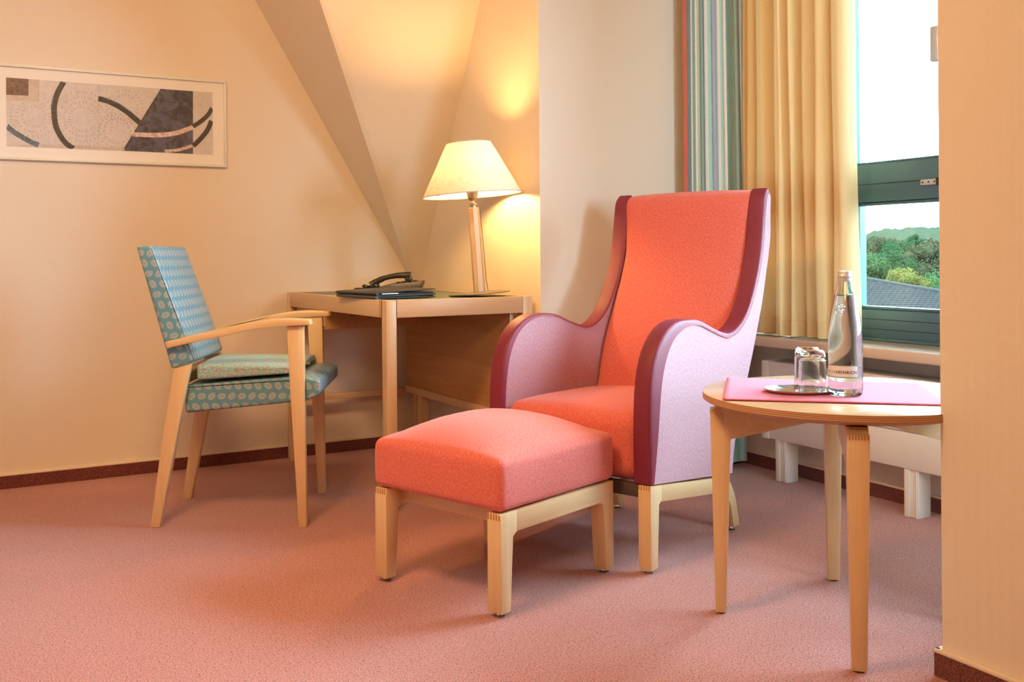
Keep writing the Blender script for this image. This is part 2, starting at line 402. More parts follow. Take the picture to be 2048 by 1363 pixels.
def crom(pts, n):
    """Catmull-Rom resample of 2D/3D points"""
    P = [Vector((*p, 0)) if len(p) == 2 else Vector(p) for p in pts]; out = []
    for i in range(len(P) - 1):
        a, b, c, d = P[max(i - 1, 0)], P[i], P[i + 1], P[min(i + 2, len(P) - 1)]
        for k in range(n):
            t = k / n; out.append(0.5 * ((2 * b) + (c - a) * t + (2 * a - 5 * b + 4 * c - d) * t * t + (3 * b - a - 3 * c + d) * t ** 3))
    out.append(P[-1]); return out

# ------------------------------------------------------------------ the room shell
YP, XL, YG, XW, XR, YR, ZC = 4.30, 1.905, 3.175, 2.92, 1.80, 1.358, 2.50
YN = -0.80   # far end of the window bay
struct(box('floor', (-2.6, -2.4, -0.10), (3.10, 4.45, 0.0), 'carpet'), 'salmon pink speckled carpet floor')
struct(box('ceiling', (-2.6, -2.4, ZC), (3.25, 4.45, ZC + 0.1), 'ceiling_paint'))
struct(box('wall_left', (-2.6, YP, 0), (XL + 0.12, YP + 0.12, ZC), 'wallpaper'), 'cream papered wall behind the picture and desk chair')
struct(box('wall_alcove', (XL, YG + 0.10, 0), (XL + 0.10, YP, ZC), 'wallpaper'), 'cream papered wall behind the table lamp')
struct(box('wall_dormer', (XL, YG, 0), (XW + 0.20, YG + 0.10, ZC), 'wallpaper'), 'pale papered wall beside the striped curtain')
struct(box('wall_right', (XR, -2.4, 0), (XR + 0.14, YR, ZC), 'wallpaper'), 'cream papered wall end at the right edge')
be = bpy.data.objects.new('wall_bay_end', None); COL.objects.link(be); struct(be)  # unseen end wall, opened for the added window
box('parapet', (XR, YN - 0.1, 0), (XW + 0.2, YN, 0.90), 'wallpaper', be); box('lintel', (XR, YN - 0.1, 2.30), (XW + 0.2, YN, ZC), 'wallpaper', be)
box('jamb', (XW - 0.03, YN - 0.1, 0.90), (XW + 0.2, YN, 2.30), 'wallpaper', be); box('jamb', (XR, YN - 0.1, 0.90), (XR + 0.47, YN, 2.30), 'wallpaper', be)
w2 = bpy.data.objects.new('added_window', None); COL.objects.link(w2); struct(w2)  # window added out of view to throw daylight onto the dormer wall
for nm, x0, x1, z0, z1 in (('bottom_rail', 2.27, 2.89, 0.90, 0.98), ('top_rail', 2.27, 2.89, 2.22, 2.30), ('stile', 2.27, 2.34, 0.98, 2.22), ('stile', 2.82, 2.89, 0.98, 2.22)): box(nm, (x0, YN - 0.08, z0), (x1, YN - 0.02, z1), 'frame_metal', w2, 0.004)
box('pane', (2.34, YN - 0.053, 0.98), (2.82, YN - 0.047, 2.22), 'window_glass', w2)
struct(box('wall_rear', (-2.6, -2.5, 0), (XR, -2.4, ZC), 'wallpaper'))
struct(box('wall_far_left', (-2.7, -2.5, 0), (-2.6, YP + 0.12, ZC), 'wallpaper'))
ww = bpy.data.objects.new('wall_window', None); COL.objects.link(ww); struct(ww, 'wall under and around the window bay')
box('parapet', (XW, YN, 0), (XW + 0.18, YG, 0.53), 'wallpaper', ww)
box('lintel', (XW, YN, 2.32), (XW + 0.18, YG, ZC), 'wallpaper', ww)
box('jamb', (XW, 3.08, 0.53), (XW + 0.18, YG, 2.32), 'wallpaper', ww)
box('jamb', (XW, YN, 0.53), (XW + 0.18, YN + 0.1, 2.32), 'wallpaper', ww)
# sloping roof faces meeting the picture wall
def l1(z): return (1.864 - 0.586 * (z - 0.766), YP, z)
def l2(z): return (1.903 - 0.591 * (z - 0.766), 4.289 - 0.525 * (z - 0.766), z)
def l3(z): return (XL, 4.289 - 0.525 * (z - 0.766), z)
zt = ZC
struct(mesh('wall_slope_side', [l1(0.766), l2(0.766), l2(zt), l1(zt), (XL, YP, 0.766), (XL, YP, zt)], [(0, 1, 2, 3), (0, 4, 1), (3, 2, 5), (0, 3, 5, 4), (1, 4, 5, 2)], 'wallpaper'), 'shaded sloping roof face in the corner')
struct(mesh('wall_slope_front', [l2(0.766), l3(0.766), l3(zt), l2(zt), (XL, YP - 0.002, 0.760), (XL, YP - 0.002, zt)], [(0, 1, 2, 3), (0, 4, 1), (1, 4, 5, 2), (2, 5, 3), (0, 3, 5, 4)], 'wallpaper'), 'sloping papered roof face above the desk')
# baseboards: carpet strip with a pale bead on top
def baseboard(name, p0, p1, inward):
    r = bpy.data.objects.new(name, None); COL.objects.link(r); struct(r)
    a, b, n = Vector((*p0, 0)), Vector((*p1, 0)), Vector((*inward, 0))
    def bar(nm, z0, z1, t, m, bev=0.0):
        A, B, C_, D = a, b, b + n * t, a + n * t
        hexa(nm, [(*q.xy, z0) for q in (A, B, C_, D)] + [(*q.xy, z1) for q in (A, B, C_, D)], m, r, bev)
    bar('strip', 0, 0.050, 0.011, 'skirting_carpet'); bar('bead', 0.050, 0.059, 0.012, 'bead', 0.002)
baseboard('baseboard_left', (-2.6, YP), (XL, YP), (0, -1)); baseboard('baseboard_alcove', (XL, YG), (XL, YP - 0.012), (-1, 0))
baseboard('baseboard_dormer', (XL, YG), (XW, YG), (0, -1)); baseboard('baseboard_window', (XW, YN), (XW, YG - 0.012), (-1, 0))
baseboard('baseboard_right', (XR, -2.4), (XR, YR + 0.012), (-1, 0)); baseboard('baseboard_right_end', (XR - 0.011, YR), (XR + 0.14, YR), (0, 1))

# ------------------------------------------------------------------ window
win = bpy.data.objects.new('window_1', None); COL.objects.link(win); struct(win, 'dark metal framed window beyond the tan curtain')
FX = 2.95
def fbar(nm, y0, y1, z0, z1, x0=FX, x1=FX + 0.07, m='frame_metal', par=win, bev=0.004): return box(nm, (x0, y0, z0), (x1, y1, z1), m, par, bev)
posts = [3.08 - 0.06, 2.578, 1.72, 0.86, 0.0, YN + 0.1]
edges = [(3.0, 3.08), (2.598, 2.69), (2.135, 2.218), (1.30, 1.385), (0.46, 0.545), (-0.37, -0.285), (-0.70, -0.64)]
fbar('bottom_rail', -0.70, 3.08, 0.572, 0.684); fbar('top_rail', -0.70, 3.08, 2.24, 2.32); fbar('transom', -0.70, 3.08, 1.085, 1.226)
for z0, z1 in ((0.612, 0.6145), (0.6480, 0.6505), (1.150, 1.1525)): fbar('shadow_groove', -0.70, 3.08, z0, z1, FX - 0.0012, FX + 0.004, 'gasket', win, 0)  # thin dark strips drawn in place of shaded grooves
fbar('glazing_bead', -0.70, 3.08, 0.684, 0.696, FX + 0.012, FX + 0.05); fbar('glazing_bead', -0.70, 3.08, 1.226, 1.236, FX + 0.012, FX + 0.05); fbar('glazing_bead', -0.70, 3.08, 1.073, 1.085, FX + 0.012, FX + 0.05)
fbar('sill_flashing', -0.70, 3.08, 0.570, 0.580, FX - 0.012, FX + 0.01)
for a, b in edges: fbar('mullion', a, b, 0.684, 2.24)
for (a, b), (c_, d) in zip(edges[1:], edges[:-1]):
    for z0, z1 in ((0.684, 1.085), (1.226, 2.24)): box('pane', (FX + 0.028, b, z0), (FX + 0.034, c_, z1), 'window_glass', win)
h = box('handle', (FX - 0.035, 2.200, 1.555), (FX - 0.006, 2.232, 1.676), 'aluminium', win, 0.004)
l = box('latch', (FX - 0.014, 2.215, 1.132), (FX + 0.002, 2.290, 1.152), 'aluminium', win, 0.002)
box('latch_bolt', (FX - 0.017, 2.200, 1.130), (FX + 0.001, 2.226, 1.156), 'gasket', win, 0.002)
for y in (2.232, 2.256, 2.280): lathe('screw', [(0, 0.003), (0.0028, 0.0025), (0.003, 0)], 'gasket', l, 10).matrix_local = Matrix.Translation((FX - 0.0135, y, 1.142)) @ Matrix.Rotation(R(-90), 4, 'Y')
sill = box('window_sill', (2.720, YN, 0.532), (FX, YG - 0.002, 0.570), 'sill_laminate', None, 0.006, 3); struct(sill, 'beige window sill above the radiator')

# ------------------------------------------------------------------ radiator
rad = thing('radiator', 'long white panel radiator on short posts under the window sill', 'radiator', (2.83, 1.5, 0))
def rb(nm, x0, x1, y0, y1, z0, z1, m='radiator_enamel', bev=0.003, par=rad): return box(nm, (x0 - 2.83, y0 - 1.5, z0), (x1 - 2.83, y1 - 1.5, z1), m, par, bev)
rb('casing', 2.793, 2.895, 0.10, 2.915, 0.163, 0.455)
rb('front_panel', 2.781, 2.793, 0.10, 2.880, 0.163, 0.286); rb('front_panel', 2.781, 2.793, 0.10, 2.880, 0.290, 0.470)
rb('end_cap', 2.777, 2.897, 2.880, 2.918, 0.160, 0.472, bev=0.006)
g = rb('grille', 2.800, 2.893, 0.12, 2.875, 0.455, 0.462, 'radiator_slot', 0)
for k in range(10): box('slat', (2.803 + k * 0.0092 - 2.83, 0.12 - 1.5, 0.462), (2.8075 + k * 0.0092 - 2.83, 2.875 - 1.5, 0.470), 'radiator_grille', g)
for y in (2.22, 2.823, 1.2, 0.4):
    p = rb('post', 2.790, 2.850, y - 0.030, y + 0.030, 0.0, 0.168); rb('post_rib', 2.784, 2.790, y + 0.004, y + 0.026, 0.0, 0.168, bev=0.002, par=p)
    rb('post_rib', 2.784, 2.790, y - 0.026, y - 0.020, 0.0, 0.168, bev=0.002, par=p)

# ------------------------------------------------------------------ curtains
def curtain(name, y_of, x_of, z0, z1, nu, nz, mat, thick=0.0015):
    vs, fs, uvs = [], [], []
    for j in range(nz + 1):
        t = j / nz; z = z0 + (z1 - z0) * t
        for i in range(nu + 1):
            u = i / nu; vs.append((x_of(u, t), y_of(u, t), z)); uvs.append((u, z))
    for j in range(nz):
        for i in range(nu): fs.append((j * (nu + 1) + i, j * (nu + 1) + i + 1, (j + 1) * (nu + 1) + i + 1, (j + 1) * (nu + 1) + i))
    return mesh(name, vs, fs, mat, None, True, uvs)
PL = [0, .075, .15, .29, .41, .53, .62, .75, .86, 1.0]; PA = [.5, .7, .8, .55, 1.0, .9, .75, .9, .8]
def fold(u, t):
    u = min(max(u, 0), 0.99999) + 0.012 * math.sin(3 * t + 9 * u) * math.sin(math.pi * u); k = 0
    while k < 8 and u > PL[k + 1]: k += 1
    w = (u - PL[k]) / (PL[k + 1] - PL[k]); b = abs(math.sin(math.pi * min(max(w, 0), 1))) ** 0.55
    return 0.75 - 1.75 * PA[k] * b * (1 + 0.12 * math.sin(2 * math.pi * w + k))
def tan_y(u, t): return 3.07 - 0.590 * u  + 0.02 * u * t
def tan_x(u, t): return 2.828 - 0.022 * u + (0.050 + 0.010 * (1 - t)) * fold(u, t) + 0.006 * math.sin(9 * t + 20 * u) * (1 - t)
cur = tag(curtain('tan_curtain', tan_y, tan_x, 0.578, 2.44, 220, 24, 'tan_curtain'), 'long tan gathered curtain hanging down to the window sill', 'curtain')
tube('hem_stitch', [(tan_x(i / 220, 0.032) - 0.0008, tan_y(i / 220, 0.032), 0.638) for i in range(221)], 0.0012, 'tan_curtain', cur, 4)
ln = [(2.79 + 0.012 * math.sin(i * 0.9), 3.06 - i * 0.012, 0.574) for i in range(26)]
vs = []; 
for p in ln: vs += [(p[0] - 0.016, p[1], p[2]), (p[0] + 0.02, p[1], p[2] + 0.001)]
mesh('lining', vs, [(2 * i, 2 * i + 1, 2 * i + 3, 2 * i + 2) for i in range(25)], 'white_cloth', cur, True)
def st_x(u, t): return 2.548 + 0.270 * u + 0.012 * math.cos(2 * math.pi * 4.6 * u + 1.0) + (1 - t) * 0.035 * u
def st_y(u, t): return 3.095 + 0.016 * math.sin(2 * math.pi * 4.6 * u + 0.6) + 0.008 * math.sin(2 * math.pi * 9.1 * u)
vs, fs, uvs = [], [], []
sc2 = tag(curtain('striped_curtain', st_y, st_x, 0.03, 2.44, 140, 14, 'striped_curtain'), 'narrow striped teal, white and red curtain behind the armchair', 'curtain')

# ------------------------------------------------------------------ framed print
pic = thing('framed_print', 'wide framed abstract print in a slim pale frame', 'picture', (0.55, YP, 1.473))
def pc(nm, x0, x1, z0, z1, y0, y1, m, bev=0.0, par=pic): return box(nm, (x0 - 0.55, -y1, z0 - 1.473), (x1 - 0.55, -y0, z1 - 1.473), m, par, bev)
X0, X1, Z0, Z1 = 0.087, 0.992, 1.286, 1.660
pc('backing', X0 + 0.004, X1 - 0.004, Z0 + 0.004, Z1 - 0.004, 0.0005, 0.010, 'mat_board')
for a in ((X0, X1, Z0, Z0 + 0.0105), (X0, X1, Z1 - 0.0105, Z1), (X0, X0 + 0.0105, Z0 + 0.0105, Z1 - 0.0105), (X1 - 0.0105, X1, Z0 + 0.0105, Z1 - 0.0105)): pc('frame_bar', *a, 0.0, 0.020, 'frame_white', 0.002)
pm = ['art_ground', 'art_cream', 'art_brown', 'art_dark', 'art_brush', 'art_blue', 'art_pale', 'art_line', 'art_tick']
PV, PF, PM = [], [], []
def poly(pts, m, layer):
    pts = [(min(max(x, 0.145), 0.935), min(max(z, 1.338), 1.607)) for x, z in pts]
    b = len(PV); PV.extend((x - 0.55, -0.0103 - 0.00012 * layer, z - 1.473) for x, z in pts); PF.append(tuple(range(b, b + len(pts)))); PM.append(pm.index(m))
def stroke(pts, w, m, layer, taper=None):
    q = crom(pts, 6)
    for i in range(len(q) - 1):
        d0 = (q[min(i + 1, len(q) - 1)] - q[max(i - 1, 0)]).normalized(); d1 = (q[min(i + 2, len(q) - 1)] - q[i]).normalized()
        n0, n1 = Vector((-d0.y, d0.x, 0)) * w / 2, Vector((-d1.y, d1.x, 0)) * w / 2
        poly([(p.x, p.y) for p in (q[i] - n0, q[i] + n0, q[i + 1] + n1, q[i + 1] - n1)], m, layer)
poly([(0.145, 1.338), (0.935, 1.338), (0.935, 1.607), (0.145, 1.607)], 'art_ground', 0)
poly([(.224, 1.607), (.261, 1.607), (.260, 1.521), (.145, 1.516), (.145, 1.539), (.223, 1.541)], 'art_cream', 1)
poly([(.145, 1.607), (.224, 1.607), (.223, 1.541), (.145, 1.539)], 'art_brown', 2)
poly([(.161, 1.339), (.576, 1.339), (.577, 1.354), (.482, 1.352), (.399, 1.353), (.259, 1.354)], 'art_cream', 1)
rnd = random.Random(3)
for cx_, cz_, r0, n in ((.42, 1.46, .05, 26), (.42, 1.46, .07, 34), (.42, 1.46, .09, 40), (.42, 1.46, .11, 46), (.24, 1.46, .04, 22), (.24, 1.46, .06, 26), (.24, 1.46, .08, 30), (.58, 1.52, .05, 26), (.58, 1.52, .07, 30), (.55, 1.42, .05, 26), (.55, 1.42, .07, 28)):
    for k in range(n):
        a = 2 * math.pi * k / n + rnd.random() * .1; x, z = cx_ + r0 * math.cos(a), cz_ + r0 * math.sin(a)
        if .15 < x < .70 and 1.345 < z < 1.60 and not (x < .265 and z > 1.51): 
            ca, sa = math.cos(a), math.sin(a); l_, w_ = .0046, .0010
            poly([(x + ca * l_ * i - sa * w_ * j, z + sa * l_ * i + ca * w_ * j) for i, j in ((-1, -1), (1, -1), (1, 1), (-1, 1))], 'art_tick', 1)
for a, b in (((.480, 1.607), (.478, 1.339)), ((.853, 1.606), (.851, 1.339)), ((.261, 1.607), (.260, 1.52)), ((.205, 1.44), (.258, 1.35))): stroke([a, b], .0012, 'art_line', 2)
stroke([(.351, 1.607), (.329, 1.562), (.317, 1.519), (.315, 1.476), (.32, 1.43), (.335, 1.393), (.356, 1.361), (.386, 1.339)], .021, 'art_brush', 3)
stroke([(.310, 1.53), (.307, 1.51), (.306, 1.49)], .006, 'art_blue', 4)
stroke([(.479, 1.548), (.515, 1.54), (.555, 1.522), (.591, 1.499), (.618, 1.476), (.639, 1.458)], .022, 'art_brush', 3)
stroke([(.50, 1.553), (.555, 1.533), (.60, 1.503)], .005, 'art_blue', 4)
stroke([(.146, 1.418), (.167, 1.398), (.196, 1.379), (.229, 1.36), (.258, 1.348)], .020, 'art_blue', 3)
poly([(.721, 1.606), (.853, 1.606), (.851, 1.339), (.577, 1.340), (.577, 1.354)], 'art_dark', 4)
stroke([(.609, 1.41), (.664, 1.41), (.734, 1.414), (.791, 1.427), (.852, 1.453)], .019, 'art_pale', 5)
stroke([(.737, 1.345), (.781, 1.351), (.819, 1.362), (.851, 1.376)], .013, 'art_pale', 5)
stroke([(.852, 1.456), (.883, 1.478), (.913, 1.507), (.933, 1.540)], .018, 'art_brush', 5)
stroke([(.852, 1.373), (.883, 1.405), (.912, 1.444), (.929, 1.485)], .020, 'art_brush', 5)
mesh('print', PV, PF, pm, pic, False, None, PM)
box('glazing', (X0 + 0.0105 - 0.55, -0.0140, Z0 + 0.0105 - 1.473), (X1 - 0.0105 - 0.55, -0.0125, Z1 - 0.0105 - 1.473), 'picture_glass', pic)

# ------------------------------------------------------------------ writing desk
desk = thing('writing_desk', 'beech corner writing desk with dark green top', 'desk', (1.58, 3.72, 0))
def dk(x, y, z):   # left long edge runs very slightly out of square
    k = max(0.0, min(1.0, (x - 1.235) / 0.6)); return (x + 0.048 * (1 - (y - 3.19) / 1.05) * (1 - k) - 1.58, y - 3.72, z)
def db(nm, x0, x1, y0, y1, z0, z1, m, bev=0.002, par=desk):
    return hexa(nm, [dk(x0, y0, z0), dk(x1, y0, z0), dk(x1, y1, z0), dk(x0, y1, z0), dk(x0, y0, z1), dk(x1, y0, z1), dk(x1, y1, z1), dk(x0, y1, z1)], m, par, bev)
xa, xb, ya, yb, zt_ = 1.237, 1.878, 3.190, 4.240, 0.742
PW = 0.042
for x0 in (xa, xb - PW):
    for y0 in (ya, yb - PW): db('leg', x0, x0 + PW, y0, y0 + PW, 0.0, zt_, 'desk_wood_z', 0.003)
RZ = 0.680
db('rail', xa + PW, xb - PW, ya, ya + 0.024, RZ, zt_, 'desk_wood_x', 0.0015); db('rail', xa + PW, xb - PW, yb - 0.024, yb, RZ, zt_, 'desk_wood_x', 0.0015)
db('rail', xa, xa + 0.024, ya + PW, yb - PW, RZ, zt_, 'desk_wood_y', 0.0015); db('rail', xb - 0.024, xb, ya + PW, yb - PW, RZ, zt_, 'desk_wood_y', 0.0015)
db('desk_top', xa + 0.024, xb - 0.024, ya + 0.024, yb - 0.024, 0.715, zt_ - 0.0015, 'linoleum', 0)
for x0 in (xa + PW - 0.0008,): db('joint', x0, x0 + 0.0016, ya - 0.0004, ya + 0.02, RZ, zt_ + 0.0003, 'dark_gap', 0)
for y0 in (ya + PW, ya + PW + 0.014): db('joint', xa - 0.0004, xa + 0.01, y0, y0 + 0.003, RZ, zt_ + 0.0003, 'brown_rail', 0)
db('apron', xa + 0.10, xb - PW, 4.180, 4.202, 0.590, RZ, 'panel_wood'); db('stretcher', xa + PW, xb - PW, 4.206, 4.236, 0.258, 0.284, 'desk_wood_x')
mp = db('modesty_panel', 1.790, 1.808, 3.216, 4.196, 0.300, 0.700, 'panel_wood', 0.0015)
db('panel_edge', 1.780, 1.810, 3.216, 4.196, 0.268, 0.300, 'desk_wood_y', 0.002, mp)
db('post', 1.795, 1.835, 4.05, 4.09, 0.0, 0.268, 'desk_wood_z', 0.002)
dr = db('drawer', 1.262, 1.70, 3.852, 4.178, 0.612, 0.676, 'desk_wood_y', 0.002)
db('drawer_side', 1.262, 1.70, 3.838, 3.848, 0.600, 0.678, 'panel_wood', 0.001)

# ------------------------------------------------------------------ table lamp
lp = thing('table_lamp', 'lit table lamp with cream conical shade on the desk', 'lamp', (1.727, 3.333, 0.742), -TH)
lp.scale = (0.978, 0.978, 0.978)
lp.rotation_euler = (0, R(-3.8), -TH)
lathe('base', [(0, 0.0085), (0.119, 0.0085), (0.121, 0.0105), (0.1215, 0.0125), (0.119, 0.014), (0.02, 0.017), (0, 0.017)], 'lamp_base_metal', lp, 64)
lathe('pole', [(0, 0.015), (0.0235, 0.015), (0.0225, 0.345), (0.0205, 0.348), (0, 0.348)], 'beech_z', lp, 8, 20)
lathe('collar', [(0, 0.346), (0.012, 0.346), (0.012, 0.356), (0.016, 0.358), (0.016, 0.363), (0.010, 0.365), (0.009, 0.376), (0, 0.376)], 'brass', lp, 24)
so = lathe('socket', [(0, 0.372), (0.010, 0.374), (0.019, 0.385), (0.021, 0.398), (0.022, 0.405), (0.024, 0.406), (0.024, 0.413), (0.018, 0.415), (0.018, 0.445), (0, 0.445)], 'brass', lp, 28)
def shadepart():
    vs, fs, uvs = [], [], []; seg = 72; prof = [(0.194, 0.398), (0.168, 0.449), (0.141, 0.500), (0.115, 0.551), (0.088, 0.602)]
    for i in range(seg + 1):
        a = 2 * math.pi * i / seg
        for r_, z in prof: vs.append((r_ * math.cos(a), r_ * math.sin(a), z)); uvs.append((a * 0.14 + z * 0.25, z))
    n = len(prof)
    for i in range(seg):
        for k in range(n - 1): fs.append((i * n + k, (i + 1) * n + k, (i + 1) * n + k + 1, i * n + k + 1))
    return mesh('lamp_shade', vs, fs, 'lamp_linen', lp, True, uvs)
shp = shadepart()
for r_, z in ((0.194, 0.398), (0.088, 0.602)): tube('binding', [(r_ * math.cos(2 * math.pi * i / 64), r_ * math.sin(2 * math.pi * i / 64), z) for i in range(64)], 0.0022, 'shade_binding', shp, 6, True)
lathe('bulb', [(0, 0.440), (0.014, 0.442), (0.016, 0.466), (0.028, 0.500), (0.030, 0.515), (0.024, 0.533), (0.012, 0.543), (0, 0.545)], 'bulb_glow', lp, 24)
for k in range(3):
    a = 2 * math.pi * k / 3 + 0.4; tube('shade_spider', [(0.0, 0.0, 0.428), (0.06 * math.cos(a), 0.06 * math.sin(a), 0.424), (0.184 * math.cos(a), 0.184 * math.sin(a), 0.412)], 0.0016, 'brass', lp, 6)
tube('cord', [(0.026, -0.012, 0.34), (0.029, -0.012, 0.20), (0.030, -0.012, 0.06), (0.034, -0.010, 0.020)], 0.0014, 'dark_plastic', lp, 6)

# ------------------------------------------------------------------ telephone and folders on the desk
ph = thing('telephone', 'black corded desk telephone behind the leather folders', 'telephone', (1.692, 4.050, 0.742), -TH)
ph.scale = (1.12, 1.0, 0.95)
prism('body', [(-0.075, 0), (0.085, 0), (0.098, 0.040), (0.095, 0.046), (-0.03, 0.034), (-0.068, 0.022), (-0.078, 0.008)], -0.075, 0.085, 'dark_plastic', ph, 0.003)
hs = crom([(-0.108, 0.026), (-0.09, 0.042), (-0.05, 0.062), (0.0, 0.073), (0.05, 0.073)], 5)
bm = bmesh.new(); rings = []
for i, p in enumerate(hs):
    k = i / (len(hs) - 1); hh = 0.0125 + 0.005 * (abs(k - .5) * 2) ** 2.5; wv = 0.021 + 0.005 * (abs(k - .5) * 2) ** 2
    rings.append([bm.verts.new((p.x + 0.35 * hh * math.sin(a) * (-1 if k < .5 else .3), -0.035 + wv * math.copysign(abs(math.cos(a)) ** .6, math.cos(a)), p.y + hh * math.copysign(abs(math.sin(a)) ** .7, math.sin(a)))) for a in [2 * math.pi * q / 16 for q in range(16)]])
for a, b in zip(rings[:-1], rings[1:]):
    for q in range(16): bm.faces.new((a[q], a[(q + 1) % 16], b[(q + 1) % 16], b[q]))
bm.faces.new(rings[0]); bm.faces.new(rings[-1])
hset = from_bm('handset', bm, 'black_plastic', ph, 50)
box('earpiece', (0.028, -0.056, 0.046), (0.056, -0.014, 0.066), 'black_plastic', hset, 0.005); box('mouthpiece', (-0.100, -0.056, 0.014), (-0.074, -0.014, 0.034), 'black_plastic', hset, 0.005)
for i in range(3):
    for j in range(4): box('key', (-0.012 + j * 0.022, 0.012 + i * 0.020, 0.034 + j * 0.0024), (0.004 + j * 0.022, 0.026 + i * 0.020, 0.041 + j * 0.0024), 'black_plastic', ph, 0.001)
path = crom([(-0.100, -0.036, 0.018), (-0.118, -0.045, 0.020), (-0.135, -0.05, 0.026), (-0.125, -0.045, 0.014), (-0.165, -0.060, 0.010), (-0.130, -0.075, 0.010), (-0.090, -0.070, 0.010), (-0.07, -0.05, 0.012)], 40)
hel = []
for i, p in enumerate(path):
    a = i * 0.95; d = (path[min(i + 1, len(path) - 1)] - path[max(i - 1, 0)]).normalized(); s1 = d.cross(Vector((0, 0, 1))).normalized(); s2 = d.cross(s1)
    hel.append(p + (s1 * math.cos(a) + s2 * math.sin(a)) * 0.0062)
tube('coiled_cord', hel, 0.0019, 'black_plastic', ph, 5)
def folder(name, label, loc, rz, m, open_=0.0):
    r = thing(name, label, 'folder', loc, rz, 'leather folders on the desk')
    box('back_cover', (-0.125, -0.19, 0.0), (0.125, 0.19, 0.004), m, r, 0.0015)
    box('pages', (-0.120, -0.183, 0.004), (0.117, 0.183, 0.009), 'black_leather', r, 0.001)
    a, z = 0.0095, 0.0095 + open_
    hexa('front_cover', [(-0.125, -0.19, a), (0.125, -0.19, z), (0.125, 0.19, z), (-0.125, 0.19, a), (-0.125, -0.19, a + 0.004), (0.125, -0.19, z + 0.004), (0.125, 0.19, z + 0.004), (-0.125, 0.19, a + 0.004)], m, r, 0.0012)
    tube('spine', [(-0.126, -0.19, 0.0066), (-0.126, 0.19, 0.0066)], 0.0066, m, r, 10)
    r.scale = (1.0, 0.80, 0.85); return r
folder('leather_folder', 'lower navy blue leather folder lying flat on the desk', (1.392, 3.455, 0.7435), R(8), 'navy_leather')
f2 = folder('document_folder', 'upper black leather folder with lifted cover, stacked on another folder', (1.396, 3.47, 0.7552), R(9), 'black_leather', 0.010)
box('pen', (-0.11, -0.196, 0.004), (-0.04, -0.190, 0.0095), 'aluminium', f2, 0.002)

# ------------------------------------------------------------------ wooden armchair with leaf upholstery
CA = R(-26)
ch = thing('desk_chair', 'beech armchair with blue leaf patterned upholstery at the desk', 'chair', (0.63, 3.606, 0), CA)
base = lambda s: 0.208 + 0.0787 * s
T = 0.034
for sg in (-1, 1):
    prism('rear_leg', [(-.008, 0), (.023, 0), (.076, .27), (.130, .543), (.074, .528), (.030, .27)], (lambda s: sg * base(s)), (lambda s: sg * (base(s) - T)), 'beech_z', ch, 0.003)
    prism('front_leg', [(.487, 0), (.514, 0), (.507, .668), (.452, .668), (.462, .45)], (lambda s: sg * base(s)), (lambda s: sg * (base(s) - T)), 'beech_z', ch, 0.003)
    tp = [(p.x, p.y) for p in crom([(.050, .619), (.14, .640), (.231, .660), (.346, .684), (.44, .693), (.530, .690)], 4)]
    bt = [(p.x, p.y) for p in crom([(.536, .672), (.45, .668), (.35, .659), (.24, .636), (.14, .616), (.056, .597)], 4)]
    prism('armrest', tp + bt, (lambda s: sg * (base(s) + 0.016)), (lambda s: sg * (base(s) - 0.040 + 0.034 * max(0, 1 - s / .2))), 'beech_x', ch, 0.004)
    
# backrest
def backdef(u, v, w, p):
    k = (p.z + 0.205) / 0.41
    s_f = .140 + (.002 - .140) * k; s_r = .064 + (-.050 - .064) * k
    s = s_r + (s_f - s_r) * (u + 1) / 2 + (0.008 * (1 - v * v) * (1 - w * w) if u > 0 else 0)
    z = .538 + .400 * k + 0.012 * (1 - k) * (u)
    return (s, p.y * (1 - 0.02 * k), z)
rbox('backrest', (0.030, 0.207, 0.205), 0.010, 'leaf_vinyl', ch, (0, 0, 0), backdef)
def seatdef(u, v, w, p):
    x = (u + 1) / 2; s = .100 + .462 * x
    zt = .468 + .032 * x; zb = .374 + .044 * x; q = max(0.0, (x - .84) / .16); k = math.sqrt(max(0.0, 1 - 0.80 * q * q)); zm = (zt + zb) / 2 + 0.002 * q
    hh = (zt - zb) / 2 * k; z = zm + hh * w + (0.008 * (1 - v * v) * (1 - u * u) if w > 0 else 0)
    return (s, v * (base(s) - (T + 0.004 if x < .86 else T + 0.004 - 0.026 * min(1, (x - .86) / .06))), z)
rbox('seat', (0.23, 0.20, 0.048), 0.012, 'leaf_vinyl', ch, (0, 0, 0), seatdef, 12)
for sg in (-1, 1): tube('seam', [(.108 + .43 * k / 10, sg * (base(.108 + .43 * k / 10) - T - 0.003 + (0.02 if k == 10 else 0)), .462 + .027 * k / 10) for k in range(10)], 0.0011, 'dark_gap', ch, 5)
for z_, s_ in ((.558, .132), (.93, .012)):
    pass
tube('seam', [(.138 - .137 * k / 8, -0.2055 + 0.004 * k / 8, .556 + .372 * k / 8) for k in range(9)], 0.0011, 'dark_gap', ch, 5)
box('rear_crossbar', (.078, -0.185, .470), (.102, 0.185, .520), 'beech_y', ch, 0.003)
# loose pad on the seat
pad = None
def paddef(u, v, w, p):
    x = (u + 1) / 2; s = .142 + .340 * x; z0 = .4800 + .0300 * (s - .1) / .46 + 0.006 * (1 - v * v) + 0.002
    th = .052 - .030 * x; z = z0 + th * (w + 1) / 2 + (0.008 * (1 - u * u) * (1 - v * v) if w > 0 else 0)
    return (s, v * (.188 + .02 * x), z)
pad = rbox('seat_pad', (0.165, 0.19, 0.026), 0.012, 'pad_quilt', None, (0, 0, 0), paddef)
pad.location = (0.63, 3.606, 0); pad.rotation_euler = (0, 0, CA)
tag(pad, 'pale turquoise quilted pad lying on the desk chair seat', 'cushion')

